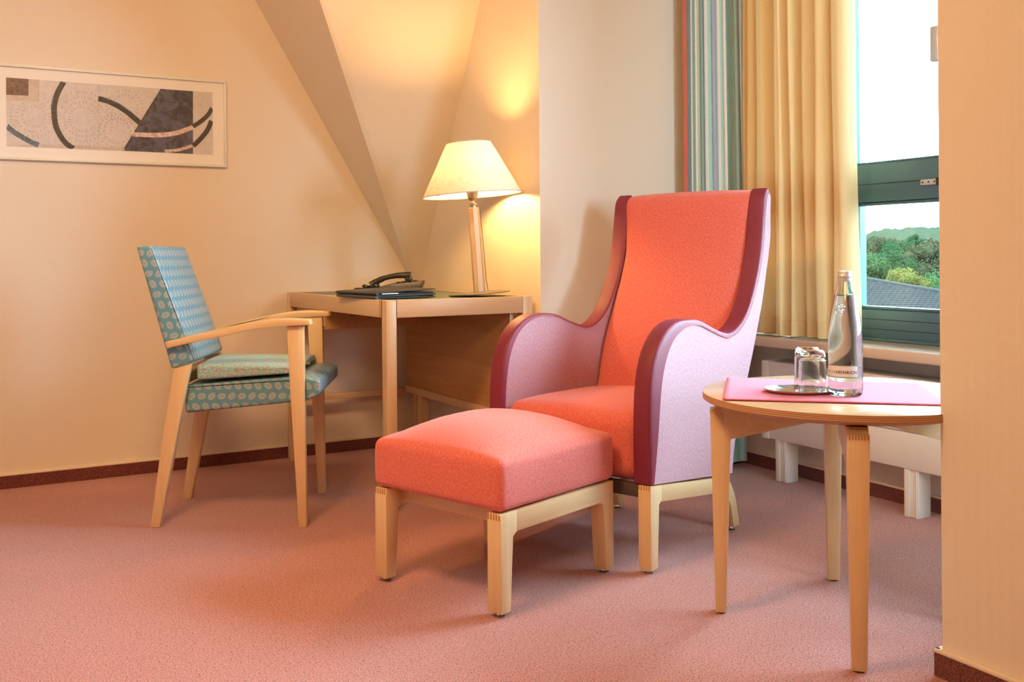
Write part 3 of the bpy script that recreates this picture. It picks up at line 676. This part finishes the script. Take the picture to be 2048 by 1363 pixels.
# ------------------------------------------------------------------ wing armchair
AA = R(20.5); Fp = Vector((1.664, 2.184)); e_ = Vector((math.cos(AA), math.sin(AA))); n_ = Vector((-math.sin(AA), math.cos(AA)))
o_ = Fp + n_ * 0.30
ac = thing('wing_armchair', 'high backed coral armchair with burgundy leather edged wing arms', 'armchair', (o_.x, o_.y, 0), AA)
seam = [(.014, .253), (.036, .378), (.054, .508), (.078, .586), (.119, .644), (.172, .674), (.219, .686), (.282, .683), (.354, .660), (.421, .640), (.475, .634), (.539, .654), (.605, .707), (.666, .806), (.703, .906), (.724, 1.025), (.738, 1.084), (.752, 1.103)]
crest = [(.000, .253), (-.006, .378), (-.001, .508), (.022, .600), (.072, .664), (.140, .698), (.210, .7045), (.278, .699), (.349, .676), (.419, .655), (.474, .648), (.531, .667), (.592, .717), (.650, .812), (.686, .910), (.706, 1.024), (.719, 1.090), (.746, 1.118)]
rear = [(.772, 1.092), (.768, 1.03), (.765, .946), (.731, .828), (.691, .711), (.62, .553), (.551, .415), (.500, .300), (.482, .203)]
SM, CR = crom(seam, 3), crom(crest, 3)
HW = 0.0275
for sg in (-1, 1):
    yc = sg * (0.30 - HW)
    SI = [S + (C_ - S) * 0.6 for S, C_ in zip(SM, CR)]
    body = [(p.x, p.y) for p in SI] + [(p.x, p.y) for p in crom(rear, 3)]
    pnl = prism('side_panel', body, yc - HW + 0.001, yc + HW - 0.001, 'pink_fabric', ac, 0.0, smooth=30)
    bm = bmesh.new(); rows = []
    K = 16
    for S0, S1, C_ in zip(SM, SI, CR):
        row = []
        for k in range(K + 1):
            a = math.pi * k / K; y = math.copysign(abs(math.cos(a)) ** 0.38, math.cos(a)); d = math.sin(a) ** 0.38 if 0 < k < K else 0.0
            S = S0 if y * sg > 0 else S1; q = S + (C_ - S) * d; row.append(bm.verts.new((q.x, yc + y * (HW + 0.002), q.y)))
        rows.append(row)
    for a, b in zip(rows[:-1], rows[1:]):
        for k in range(K): bm.faces.new((a[k], a[k + 1], b[k + 1], b[k]))
    bm.faces.new(rows[0]); bm.faces.new(rows[-1])
    tr = from_bm('leather_trim', bm, 'burgundy_leather', ac, 60)
    for s2 in (-1, 1): tube('piping', [(p.x, yc + s2 * (HW + 0.0012), p.y) for p in (SM if s2 == sg else SI)], 0.0016, 'piping_cloth', tr, 6)
# back cushion: loft across the width
front = crom([(.470, .395), (.500, .440), (.518, .52), (.553, .620), (.600, .712), (.646, .806), (.682, .90), (.700, 1.0), (.708, 1.065), (.722, 1.100), (.748, 1.113), (.772, 1.105)], 4)
backp = crom([(.530, .395), (.560, .46), (.590, .54), (.630, .62), (.680, .73), (.720, .82), (.745, .90), (.756, .98), (.762, 1.04), (.766, 1.07), (.768, 1.09), (.774, 1.100)], 4)
bm = bmesh.new(); cols = []; NV = 28
for j in range(NV + 1):
    v = -1 + 2 * j / NV; v = math.copysign(1 - (1 - abs(v)) ** 1.6, v); g_ = (1 - abs(v) ** 10) ** 0.25 if abs(v) < 1 else 0.0
    g_ = 0.35 + 0.65 * g_; col_ = []
    for i, (F_, B_) in enumerate(zip(front, backp)):
        k = i / (len(front) - 1); q = B_ + (F_ - B_) * g_; bow = 0.012 * (1 - v * v) * math.sin(math.pi * k)
        hw = 0.243 + 0.025 * min(1, max(0, (k - .55) / .25))
        col_.append(bm.verts.new((q.x - bow, v * hw, q.y + (0.006 * (1 - v * v) if k > .9 else 0))))
    for i, B_ in reversed(list(enumerate(backp))): col_.append(bm.verts.new((B_.x + 0.004, v * 0.243, B_.y - 0.004)))
    cols.append(col_)
for a, b in zip(cols[:-1], cols[1:]):
    n = len(a)
    for i in range(n): bm.faces.new((a[i], a[(i + 1) % n], b[(i + 1) % n], b[i]))
bm.faces.new(cols[0]); bm.faces.new(cols[-1])
from_bm('back_cushion', bm, 'coral_fabric', ac, 60)
bm = bmesh.new(); rr_ = crom(rear, 3); va = [[bm.verts.new((p.x - d, y, p.y)) for p in rr_] for y, d in ((-0.246, .002), (0.246, .002), (0.246, .03), (-0.246, .03))]
for q in range(4):
    a, b = va[q], va[(q + 1) % 4]
    for i in range(len(a) - 1): bm.faces.new((a[i], a[i + 1], b[i + 1], b[i]))
bm.faces.new([r_[0] for r_ in va]); bm.faces.new([r_[-1] for r_ in va])
from_bm('back_panel', bm, 'pink_fabric', ac, 40)
def aseat(u, v, w, p):
    x = (u + 1) / 2; s = 0.008 + 0.502 * x; zb = .252 - .06 * x; ztop = .440 - 0.004 * x
    z = zb + (ztop - zb) * (w + 1) / 2 + (0.027 * (1 - v * v) * (1 - (2 * x - 1) ** 4) if w > 0 else 0)
    return (s + (-0.010 * (1 - v * v) * (1 - w * w) if u < 0 else 0), p.y, z)
rbox('seat_cushion', (0.25, 0.2435, 0.095), 0.042, 'coral_fabric', ac, (0, 0, 0), aseat, 11)
# base: two side frames with front leg, sloping apron and swept rear leg, plus cross rails
zb = lambda s: 0.250 - 0.118 * s
for sg in (-1, 1):
    y0, y1 = sg * 0.298, sg * 0.256
    ins = 0.02
    fr_ = prism('front_leg', [(.002, .012), (.038, .012), (.047, .19), (.062, .200), (.062, zb(.062)), (.002, zb(.002))], y0, y1, 'beech_z', ac, 0.002)
    for k in range(5): box('finger_joint', (.0012, min(y0, y1) + 0.004 + k * 0.0085, zb(0) - 0.014), (.004, min(y0, y1) + 0.0065 + k * 0.0085, zb(0) - 0.001), 'joint_wood', fr_)
    prism('side_apron', [(.058, .196), (.430, .152), (.468, .150), (.468, zb(.468)), (.058, zb(.058))], y0, y1, 'beech_x', ac, 0.002)
    yl = -0.254 if sg < 0 else 0.192
    o = [(p.x, p.y) for p in crom([(.455, .194), (.505, .176), (.548, .115), (.568, .05), (.577, .014)], 4)]; i_ = [(p.x, p.y) for p in crom([(.540, .014), (.526, .06), (.506, .11), (.475, .142), (.44, .150)], 4)]
    prism('rear_leg', o + i_, yl - 0.020, yl + 0.020, 'beech_z', ac, 0.002)
    for s_, y_ in ((.020, sg * 0.277), (.558, yl)): lathe('glide', [(0, 0), (.013, 0), (.014, .003), (.008, .005), (.006, .014), (0, .014)], 'steel', ac, 20, 40, (s_, y_, 0))
box('front_rail', (.006, -0.256, .212), (.030, 0.256, .2485), 'brown_rail', ac, 0.001)
box('rear_rail', (.435, -0.256, .152), (.462, 0.256, .190), 'beech_y', ac, 0.001)

# ------------------------------------------------------------------ footstool
OA = R(19.7); G = Vector((1.146, 2.109)); e2 = Vector((math.cos(OA), math.sin(OA))); n2 = Vector((-math.sin(OA), math.cos(OA)))
LX, LY = 0.480, 0.468; oc = G + e2 * LX / 2 + n2 * LY / 2
ot = thing('footstool', 'square coral footstool on a beech frame in front of the armchair', 'footstool', (oc.x, oc.y, 0), OA)
def odef(u, v, w, p):
    z = p.z
    if w > 0: z += (0.066 * (1 - abs(u) ** 2.6) * (1 - abs(v) ** 2.6)) * w
    k = 1.0 + 0.008 * (1 - w * w) + 0.004
    return (p.x * k, p.y * k, z)
ocu = rbox('cushion', (LX / 2 + 0.002, LY / 2 + 0.002, 0.066), 0.020, 'coral_fabric', ot, (0, 0, 0.3275), odef, 13)
for sx in (-1, 1):
    for sy in (-1, 1): tube('corner_seam', [(sx * (LX / 2 - 0.0045), sy * (LY / 2 - 0.0045), .278 + .09 * k / 8) for k in range(9)], 0.0012, 'coral_fabric', ocu, 5)
for sy in (-1, 1):
    y0, y1 = sy * LY / 2, sy * (LY / 2 - 0.046)
    hx = LX / 2
    for sx in (-1, 1):
        poly_ = [(sx * hx, .012), (sx * hx, .258), (sx * (hx - .062), .258), (sx * (hx - .062), .206), (sx * (hx - .047), .196), (sx * (hx - .036), .012)]
        lg = prism('leg', poly_, y0, y1, 'beech_z', ot, 0.002)
        for k in range(5): box('finger_joint', (sx * hx - 0.0012, min(y0, y1) + 0.004 + k * 0.009, .243), (sx * hx + 0.0008, min(y0, y1) + 0.007 + k * 0.009, .2575), 'joint_wood', lg)
        lathe('glide', [(0, 0), (.014, 0), (.015, .003), (.008, .005), (.006, .014), (0, .014)], 'steel', ot, 20, 40, (sx * (hx - .018), sy * (LY / 2 - 0.023), 0))
    prism('side_rail', [(-(hx - .060), .206), (hx - .060, .206), (hx - .060, .258), (-(hx - .060), .258)], y0, y1, 'beech_x', ot, 0.002)
for sx in (-1, 1): box('cross_rail', (sx * (LX / 2 - 0.075) - 0.012, -LY / 2 + 0.044, .214), (sx * (LX / 2 - 0.075) + 0.012, LY / 2 - 0.044, .256), 'beech_y', ot, 0.002)

# ------------------------------------------------------------------ round side table
TB = Vector((1.874, 1.684)); TZ = 0.556; TR = 0.340
tb = thing('side_table', 'round birch side table with four tapered legs by the radiator', 'table', (TB.x, TB.y, 0), 0)
lathe('table_top', [(0, TZ), (TR - 0.002, TZ), (TR, TZ - 0.0015)], 'birch_x', tb, 96)
lathe('edge', [(TR, TZ - 0.0015), (TR + 0.0004, TZ - 0.016), (TR - 0.004, TZ - 0.019), (TR - 0.055, TZ - 0.032), (0, TZ - 0.032)], 'plywood_edge', tb, 96)
for ang in (R(139), R(227), R(48), R(-42)):
    c_, s_ = math.cos(ang), math.sin(ang); ro, ri, hw = 0.322, 0.276, 0.0235
    def P(r, y, z): return (c_ * r - s_ * y, s_ * r + c_ * y, z)
    z2 = TZ - 0.046
    lg = hexa('leg', [P(ri + .010, -hw * .68, 0.003), P(ro - .010, -hw * .68, .003), P(ro - .010, hw * .68, .003), P(ri + .010, hw * .68, .003), P(ri - .006, -hw, z2), P(ro, -hw, z2), P(ro, hw, z2), P(ri - .006, hw, z2)], 'beech_z', tb, 0.0025)
    hexa('leg_arm', [P(0.03, -hw, z2 - .012), P(ri + .005, -hw, z2 - .075), P(ri + .005, hw, z2 - .075), P(.03, hw, z2 - .012), P(.03, -hw, TZ - .033), P(ri + .02, -hw, TZ - .033), P(ri + .02, hw, TZ - .033), P(.03, hw, TZ - .033)], 'beech_x', tb, 0.002)
    hexa('leg_shoulder', [P(ri, -hw, z2 - .002), P(ro, -hw, z2 - .002), P(ro, hw, z2 - .002), P(ri, hw, z2 - .002), P(ri, -hw + .006, TZ - .033), P(ro - .03, -hw + .006, TZ - .033), P(ro - .03, hw - .006, TZ - .033), P(ri, hw - .006, TZ - .033)], 'beech_x', tb, 0.001)
    for k in range(7):
        y = -hw + 0.004 + k * 0.0062; hexa('finger_joint', [P(ro - .002, y, z2 - .010), P(ro + .0006, y, z2 - .010), P(ro + .0006, y + .0028, z2 - .010), P(ro - .002, y + .0028, z2 - .010), P(ro - .002, y, z2 - .001), P(ro + .0006, y, z2 - .001), P(ro + .0006, y + .0028, z2 - .001), P(ro - .002, y + .0028, z2 - .001)], 'joint_wood', lg)
    x_, y_ = c_ * (ri + ro) / 2, s_ * (ri + ro) / 2; lathe('glide', [(0, 0), (.012, 0), (.012, .007), (0, .007)], 'rubber', tb, 16, 40, (x_, y_, 0))
# napkin
def napkin():
    a, b, c, d = (Vector(p) for p in ((1.809, 2.032), (1.538, 1.740), (1.905, 1.408), (2.150, 1.680)))
    N = 40; vs, fs, uvs = [], [], []
    rn = random.Random(5); wr = [(rn.uniform(5, 16), rn.uniform(3, 12), rn.uniform(0, 6), rn.uniform(.2, 1)) for _ in range(6)]
    for i in range(N + 1):
        for j in range(N + 1):
            u, v = i / N, j / N; p = (a * (1 - u) + d * u) * (1 - v) + (b * (1 - u) + c * u) * v
            z = TZ + 0.0030 + 0.0006 * max(0, u - .35) * sum(k * math.sin(x * u + y * v + f) for x, y, f, k in wr)
            vs.append((p.x, p.y, max(z, TZ + .0016))); uvs.append((u * .48, v * .39))
    for i in range(N):
        for j in range(N): fs.append((i * (N + 1) + j, (i + 1) * (N + 1) + j, (i + 1) * (N + 1) + j + 1, i * (N + 1) + j + 1))
    o = mesh('napkin', vs, fs, 'napkin_fabric', None, True, uvs); m = o.modifiers.new('cloth', 'SOLIDIFY'); m.thickness = 0.0015; m.offset = -1
    E = [vs[i * (N + 1)] for i in range(N + 1)] + [vs[N * (N + 1) + j] for j in range(1, N + 1)] + [vs[i * (N + 1) + N] for i in range(N - 1, -1, -1)] + [vs[j] for j in range(N - 1, 0, -1)]
    tube('hem', [(x, y, z + .0002) for x, y, z in E], 0.0014, 'napkin_fabric', o, 6, True)
    return tag(o, 'pink cloth napkin laid across the round table', 'napkin')
napkin()
NZ = TZ + 0.0040
tr = thing('serving_tray', 'small oval steel tray under the two glasses', 'tray', (1.772, 1.728, NZ), -TH)
dish = lathe('dish', [(0, .0015), (.070, .0015), (.076, .003), (.084, .0075), (.0865, .009), (.088, .0085), (.086, .006), (.078, .001), (.072, 0), (0, 0)], 'steel', tr, 72)
dish.scale = (1.0, 0.80, 1.0)
# inverted tumblers
def tumbler(loc, label):
    r = thing('drinking_glass', label, 'glass', loc, 0, 'upturned glasses on the tray')
    Hh = .104
    lathe('bowl', [(.0312, 0), (.0318, .001), (.0318, .082), (.0308, .090), (.0275, .098), (.023, .1025), (0, Hh - .001), (0, .092), (.022, .090), (.0275, .084), (.0288, .078), (.0300, .002), (.0306, 0), (.0312, 0)], 'clear_glass', r, 48, 60)
    return r
tumbler((1.828, 1.758, NZ + .0016), 'upturned drinking glass farther from the water bottle, on the steel tray')
tumbler((1.783, 1.699, NZ + .0016), 'upturned drinking glass nearest the water bottle, on the steel tray')
# water bottle
bt = thing('water_bottle', 'tall clear glass water bottle on the pink napkin', 'bottle', (1.819, 1.6300, NZ), 0)
outer = [(0, .004), (.024, .003), (.027, 0), (.033, .001), (.0375, .006), (.0392, .016), (.0394, .090), (.0390, .130), (.0372, .160), (.0335, .190), (.0285, .218), (.0230, .243), (.0182, .262), (.0160, .272), (.0150, .276), (.0150, .284)]
inner = [(.0125, .284), (.0126, .276), (.0150, .262), (.0200, .243), (.0255, .218), (.0306, .190), (.0344, .160), (.0362, .130), (.0366, .090), (.0364, .018), (.034, .010), (.025, .0085), (0, .010)]
def sp(pts, a, b): return pts[:a] + [(p.x, p.y) for p in crom(pts[a:b], 6)] + pts[b:]
outer = sp(outer, 5, 15); inner = sp(inner, 1, 10)
body = lathe('glass_body', outer + inner, 'clear_glass', bt, 64, 60, hold=False)
lathe('water', [(0, .0098), (.025, .0083), (.0341, .0098), (.0364, .016)] + [(r_ + .0002, z) for r_, z in inner[::-1] if .017 < z < .240] + [(.0211, .2395), (0, .2395)], 'water', bt, 64, 60, hold=False)
lathe('cap', [(.0165, .270), (.0178, .2705), (.0178, .276), (.0168, .277), (.0168, .280), (.0174, .281), (.0174, .284), (.0166, .285), (.0166, .291), (.0155, .2945), (0, .295)], 'aluminium', bt, 32, 40)
viewdir = math.atan2(-1.6260, -1.826)     # side of the bottle that faces the room
def wrap(name, x0, x1, z0, z1, rad, mat, par, off=0.0):
    n = max(2, int((x1 - x0) / 0.002)); vs = []
    for i in range(n + 1):
        a = viewdir + (x0 + (x1 - x0) * i / n) / rad; vs += [(rad * math.cos(a), rad * math.sin(a), z0), (rad * math.cos(a), rad * math.sin(a), z1)]
    return mesh(name, vs, [(2 * i, 2 * i + 2, 2 * i + 3, 2 * i + 1) for i in range(n)], mat, par, True)
lab = wrap('label', -.075, .029, .048, .073, .0398, 'label_paper', bt)
wrap('label_band', -.075, .045, .0455, .048, .0399, 'label_band', lab); wrap('label_band', -.075, .045, .073, .0748, .0399, 'label_band', lab)
def word(txt, x_right, z, size, mat, bold):
    cu = bpy.data.curves.new('lettering', 'FONT'); cu.body = txt; cu.size = size; cu.align_x = 'RIGHT'; cu.space_character = 1.12; cu.offset = 0.00022 if bold else 0.0
    cu.resolution_u = 3
    o = bpy.data.objects.new('tmp', cu); COL.objects.link(o); dg = bpy.context.evaluated_depsgraph_get(); me = bpy.data.meshes.new_from_object(o.evaluated_get(dg))
    w = max(v.co.x for v in me.vertices) - min(v.co.x for v in me.vertices)
    bpy.data.objects.remove(o); bm = bmesh.new(); bm.from_mesh(me); bpy.data.meshes.remove(me)
    bmesh.ops.subdivide_edges(bm, edges=[e for e in bm.edges if e.calc_length() > .002], cuts=1)
    for v in bm.verts:
        a = viewdir + (v.co.x + x_right) / .0400; v.co = Vector((.04015 * math.cos(a), .04015 * math.sin(a), z + v.co.y))
    m2 = bpy.data.meshes.new('lettering'); bm.to_mesh(m2); bm.free(); setmat(m2, mat); link('lettering', m2, lab); return w
w_ = word('HEINRICH', .0265, .0555, .0098, 'ink_dark', True)
word('CASPAR', .0265 - w_ - .0012, .0555, .0098, 'ink_grey', False)
# embossed round emblem on the shoulder
zc, rc = .205, .0312
def emb(u, v):
    z = zc + v; r_ = .0310 - (z - .205) * .16 + .0008; a = viewdir - 0.30 + u / .031; return (r_ * math.cos(a), r_ * math.sin(a), z)
eb = tube('emblem', [emb(.0115 * math.cos(2 * math.pi * k / 40), .0125 * math.sin(2 * math.pi * k / 40)) for k in range(40)], 0.0011, 'clear_glass', bt, 6, True)
for pts in ([(-.007, .006), (-.002, .008), (.001, .004), (-.001, 0)], [(.002, .008), (.006, .006), (.004, .001), (.008, 0)], [(-.008, -.001), (-.003, -.003), (-.005, -.008)], [(0, -.004), (.004, -.007), (.006, -.004)], [(-.003, .002), (.001, -.002), (.005, -.002)]):
    tube('emblem_relief', [emb(p.x, p.y) for p in crom(pts, 4)], 0.0009, 'clear_glass', eb, 5)

# ------------------------------------------------------------------ outside: neighbouring roof, trees, hills
def roof():
    r = thing('tiled_roof', 'grey tiled hipped roof of the neighbouring house outside', 'roof', (0, 0, 0))
    A, Bp = Vector((31.5, 33.9, .55)), Vector((46.0, 25.8, -3.45))      # hip line
    hd = Vector((rt.x, rt.y, 0)); dn = Vector((-fw.x, -fw.y, 0))       # courses run across, slope falls toward the room
    slope = math.tan(R(24)); n_r, cw = 44, 0.16
    vs, fs = [], []
    # plane z = z0 - slope * d where d = distance along dn from A
    for j in range(n_r):
        d0 = j * cw
        # hip start at this course
        xs = -9.0; 
        for part in (0, 1):
            dd = d0 + part * cw; lift = 0.055 * part
            b = len(vs)
            hipx = (dd) * 2.30 + 0.0
            for i in range(481):
                x = xs + (hipx + 3.0 - xs) * i / 480
                bump_ = 0.045 * abs(math.sin(x * math.pi / 0.24 + (j % 2) * 1.57)) ** 0.6
                p = A + hd * (x - 3.0) + dn * dd; vs.append((p.x, p.y, A.z - slope * dd + lift + bump_))
        b = len(vs) - 962
        for i in range(480): fs.append((b + i, b + i + 1, b + 481 + i + 1, b + 481 + i))
        if j:
            c = b - 481
            for i in range(480): fs.append((c + i, c + i + 1, b + i + 1, b + i))
    o = mesh('tile_courses', vs, fs, 'roof_tile', r, False); o['kind'] = 'stuff'
    hip = [A + hd * (dd * 2.30) + dn * dd + Vector((0, 0, -slope * dd + 0.06)) for dd in [k * cw for k in range(n_r)]]
    tube('hip_ridge', hip, 0.10, 'roof_tile', r, 8)
    e0 = A + dn * (n_r * cw)
    w0, w1 = e0 - hd * 12 - dn * 0.3, e0 + hd * (n_r * cw * 2.30) - dn * 0.3
    zt2 = A.z - slope * n_r * cw
    hexa('house_wall', [(w0.x, w0.y, -8), (w1.x, w1.y, -8), (w1.x - dn.x * 3, w1.y - dn.y * 3, -8), (w0.x - dn.x * 3, w0.y - dn.y * 3, -8), (w0.x, w0.y, zt2), (w1.x, w1.y, zt2), (w1.x - dn.x * 3, w1.y - dn.y * 3, zt2), (w0.x - dn.x * 3, w0.y - dn.y * 3, zt2)], 'render_wall', r)
roof()
def tree(loc, wx, hz, mat, label, seed, trunk=True):
    rn = random.Random(seed); r = thing('broadleaf_tree', label, 'tree', (loc[0], loc[1], -8.0), 0, 'trees outside the window')
    zc = loc[2] + 8.0; vs, fs = [], []
    lumps = [(rn.uniform(-.62, .62) * wx / 2, rn.uniform(-.62, .62) * wx / 2, rn.uniform(-.66, .66) * hz / 2, rn.uniform(.20, .34)) for _ in range(16)]
    bm = bmesh.new(); mn = min(wx, hz)
    for x, y, z, k in lumps:
        m = bmesh.ops.create_icosphere(bm, subdivisions=2, radius=k * mn * .62, matrix=Matrix.Translation((x, y, zc + z)))
        for v in m['verts']: v.co += Vector((rn.gauss(0, .02), rn.gauss(0, .02), rn.gauss(0, .02))) * mn
        for q in range(950):
            d = Vector((rn.gauss(0, 1), rn.gauss(0, 1), rn.gauss(0, 1))).normalized(); c = Vector((x, y, zc + z)) + d * k * mn * rn.uniform(.60, 1.12)
            t1 = d.orthogonal().normalized(); t1.rotate(Matrix.Rotation(rn.uniform(0, 6.3), 3, d)); t2 = d.cross(t1) + d * rn.uniform(-.9, .9); s_ = rn.uniform(.012, .032) * mn
            f_ = [bm.verts.new(c + t1 * a * s_ + t2 * b * s_) for a, b in ((-1, 0), (0, -.6), (1, 0), (0, .6))]; bm.faces.new(f_)
    me = bpy.data.meshes.new('crown'); bm.to_mesh(me); bm.free(); setmat(me, mat); boxuv(me); link('crown', me, r)
    if trunk: tube('trunk', [(0, 0, 0), (.1, 0, zc * .5), (0, .1, zc)], [.03 * wx + .08, .025 * wx + .06, .02 * wx], 'bark', r, 8)
    return r
tree((54.79, 43.79, -1.30), 2.7, 2.1, 'leaves_yellow', 'sunlit yellow green bush just beyond the tiled roof', 1)
tree((58.84, 44.96, -1.75), 2.6, 2.7, 'leaves_mid', 'mid green bush at right, beside the yellow green one', 2)
tree((60.54, 52.03, -0.90), 3.4, 3.0, 'leaves_mid', 'green leafy tree at left, directly behind the roof', 3)
tree((66.19, 54.59, -0.60), 4.0, 3.0, 'leaves_green', 'darker green tree above the middle of the roof', 4)
tree((72.99, 56.51, -0.31), 3.6, 3.8, 'leaves_olive', 'tall dull olive tree above the yellow green bush', 5)
tree((79.38, 64.39, 0.60), 3.2, 2.8, 'leaves_green', 'dark green treetop in the middle distance', 6)
tree((80.74, 69.36, 0.90), 3.6, 3.0, 'leaves_olive', 'olive treetop at the far left of the view', 7)
tree((89.38, 70.25, 1.95), 2.4, 1.5, 'leaves_green', 'bright green crown standing highest against the hill', 8)
tree((95.55, 72.52, 0.70), 2.9, 3.6, 'leaves_tan', 'brownish tree at the right edge of the view', 9)
tree((84.6, 70.6, 1.20), 2.2, 2.6, 'leaves_tan', 'tan autumn treetop between olive and dark green trees', 10)
def hills():
    vs, fs, N, Mr = [], [], 240, 60
    rn = random.Random(11); ph_ = [rn.uniform(0, 6.28) for _ in range(8)]
    for j in range(Mr + 1):
        D = 150 + (760 - 150) * (j / Mr)
        for i in range(N + 1):
            a = (-0.55 + 1.10 * i / N) + 0.42         # bearing right of the camera axis
            x, y = D * (fw.x * math.cos(a) + rt.x * math.sin(a)), D * (fw.y * math.cos(a) + rt.y * math.sin(a))
            k = j / Mr; ridge = 14.5 + 7.5 * max(0, (a - .34) / .08) ** 1.2 * .55 if a < .42 else 14.5 + 7.5 * .55 + 12 * (a - .42)
            z = -8 + (ridge + 8) * min(1, k * 1.05) ** 1.3 + 0.9 * math.sin(a * 90 + k * 9 + ph_[0]) * k + 0.7 * math.sin(a * 210 + k * 23 + ph_[1]) * k + rn.uniform(-1.3, 1.3) * k
            vs.append((x, y, z))
    for j in range(Mr):
        for i in range(N): fs.append((j * (N + 1) + i, j * (N + 1) + i + 1, (j + 1) * (N + 1) + i + 1, (j + 1) * (N + 1) + i))
    o = mesh('wooded_hill', vs, fs, 'forest_hill', None, False); tag(o, 'long haze-paled wooded hill on the horizon outside', 'hill')
hills()
struct(mesh('ground_outside', [(4, -200, -8), (400, -200, -8), (400, 300, -8), (4, 300, -8)], [(0, 1, 2, 3)], 'meadow'))
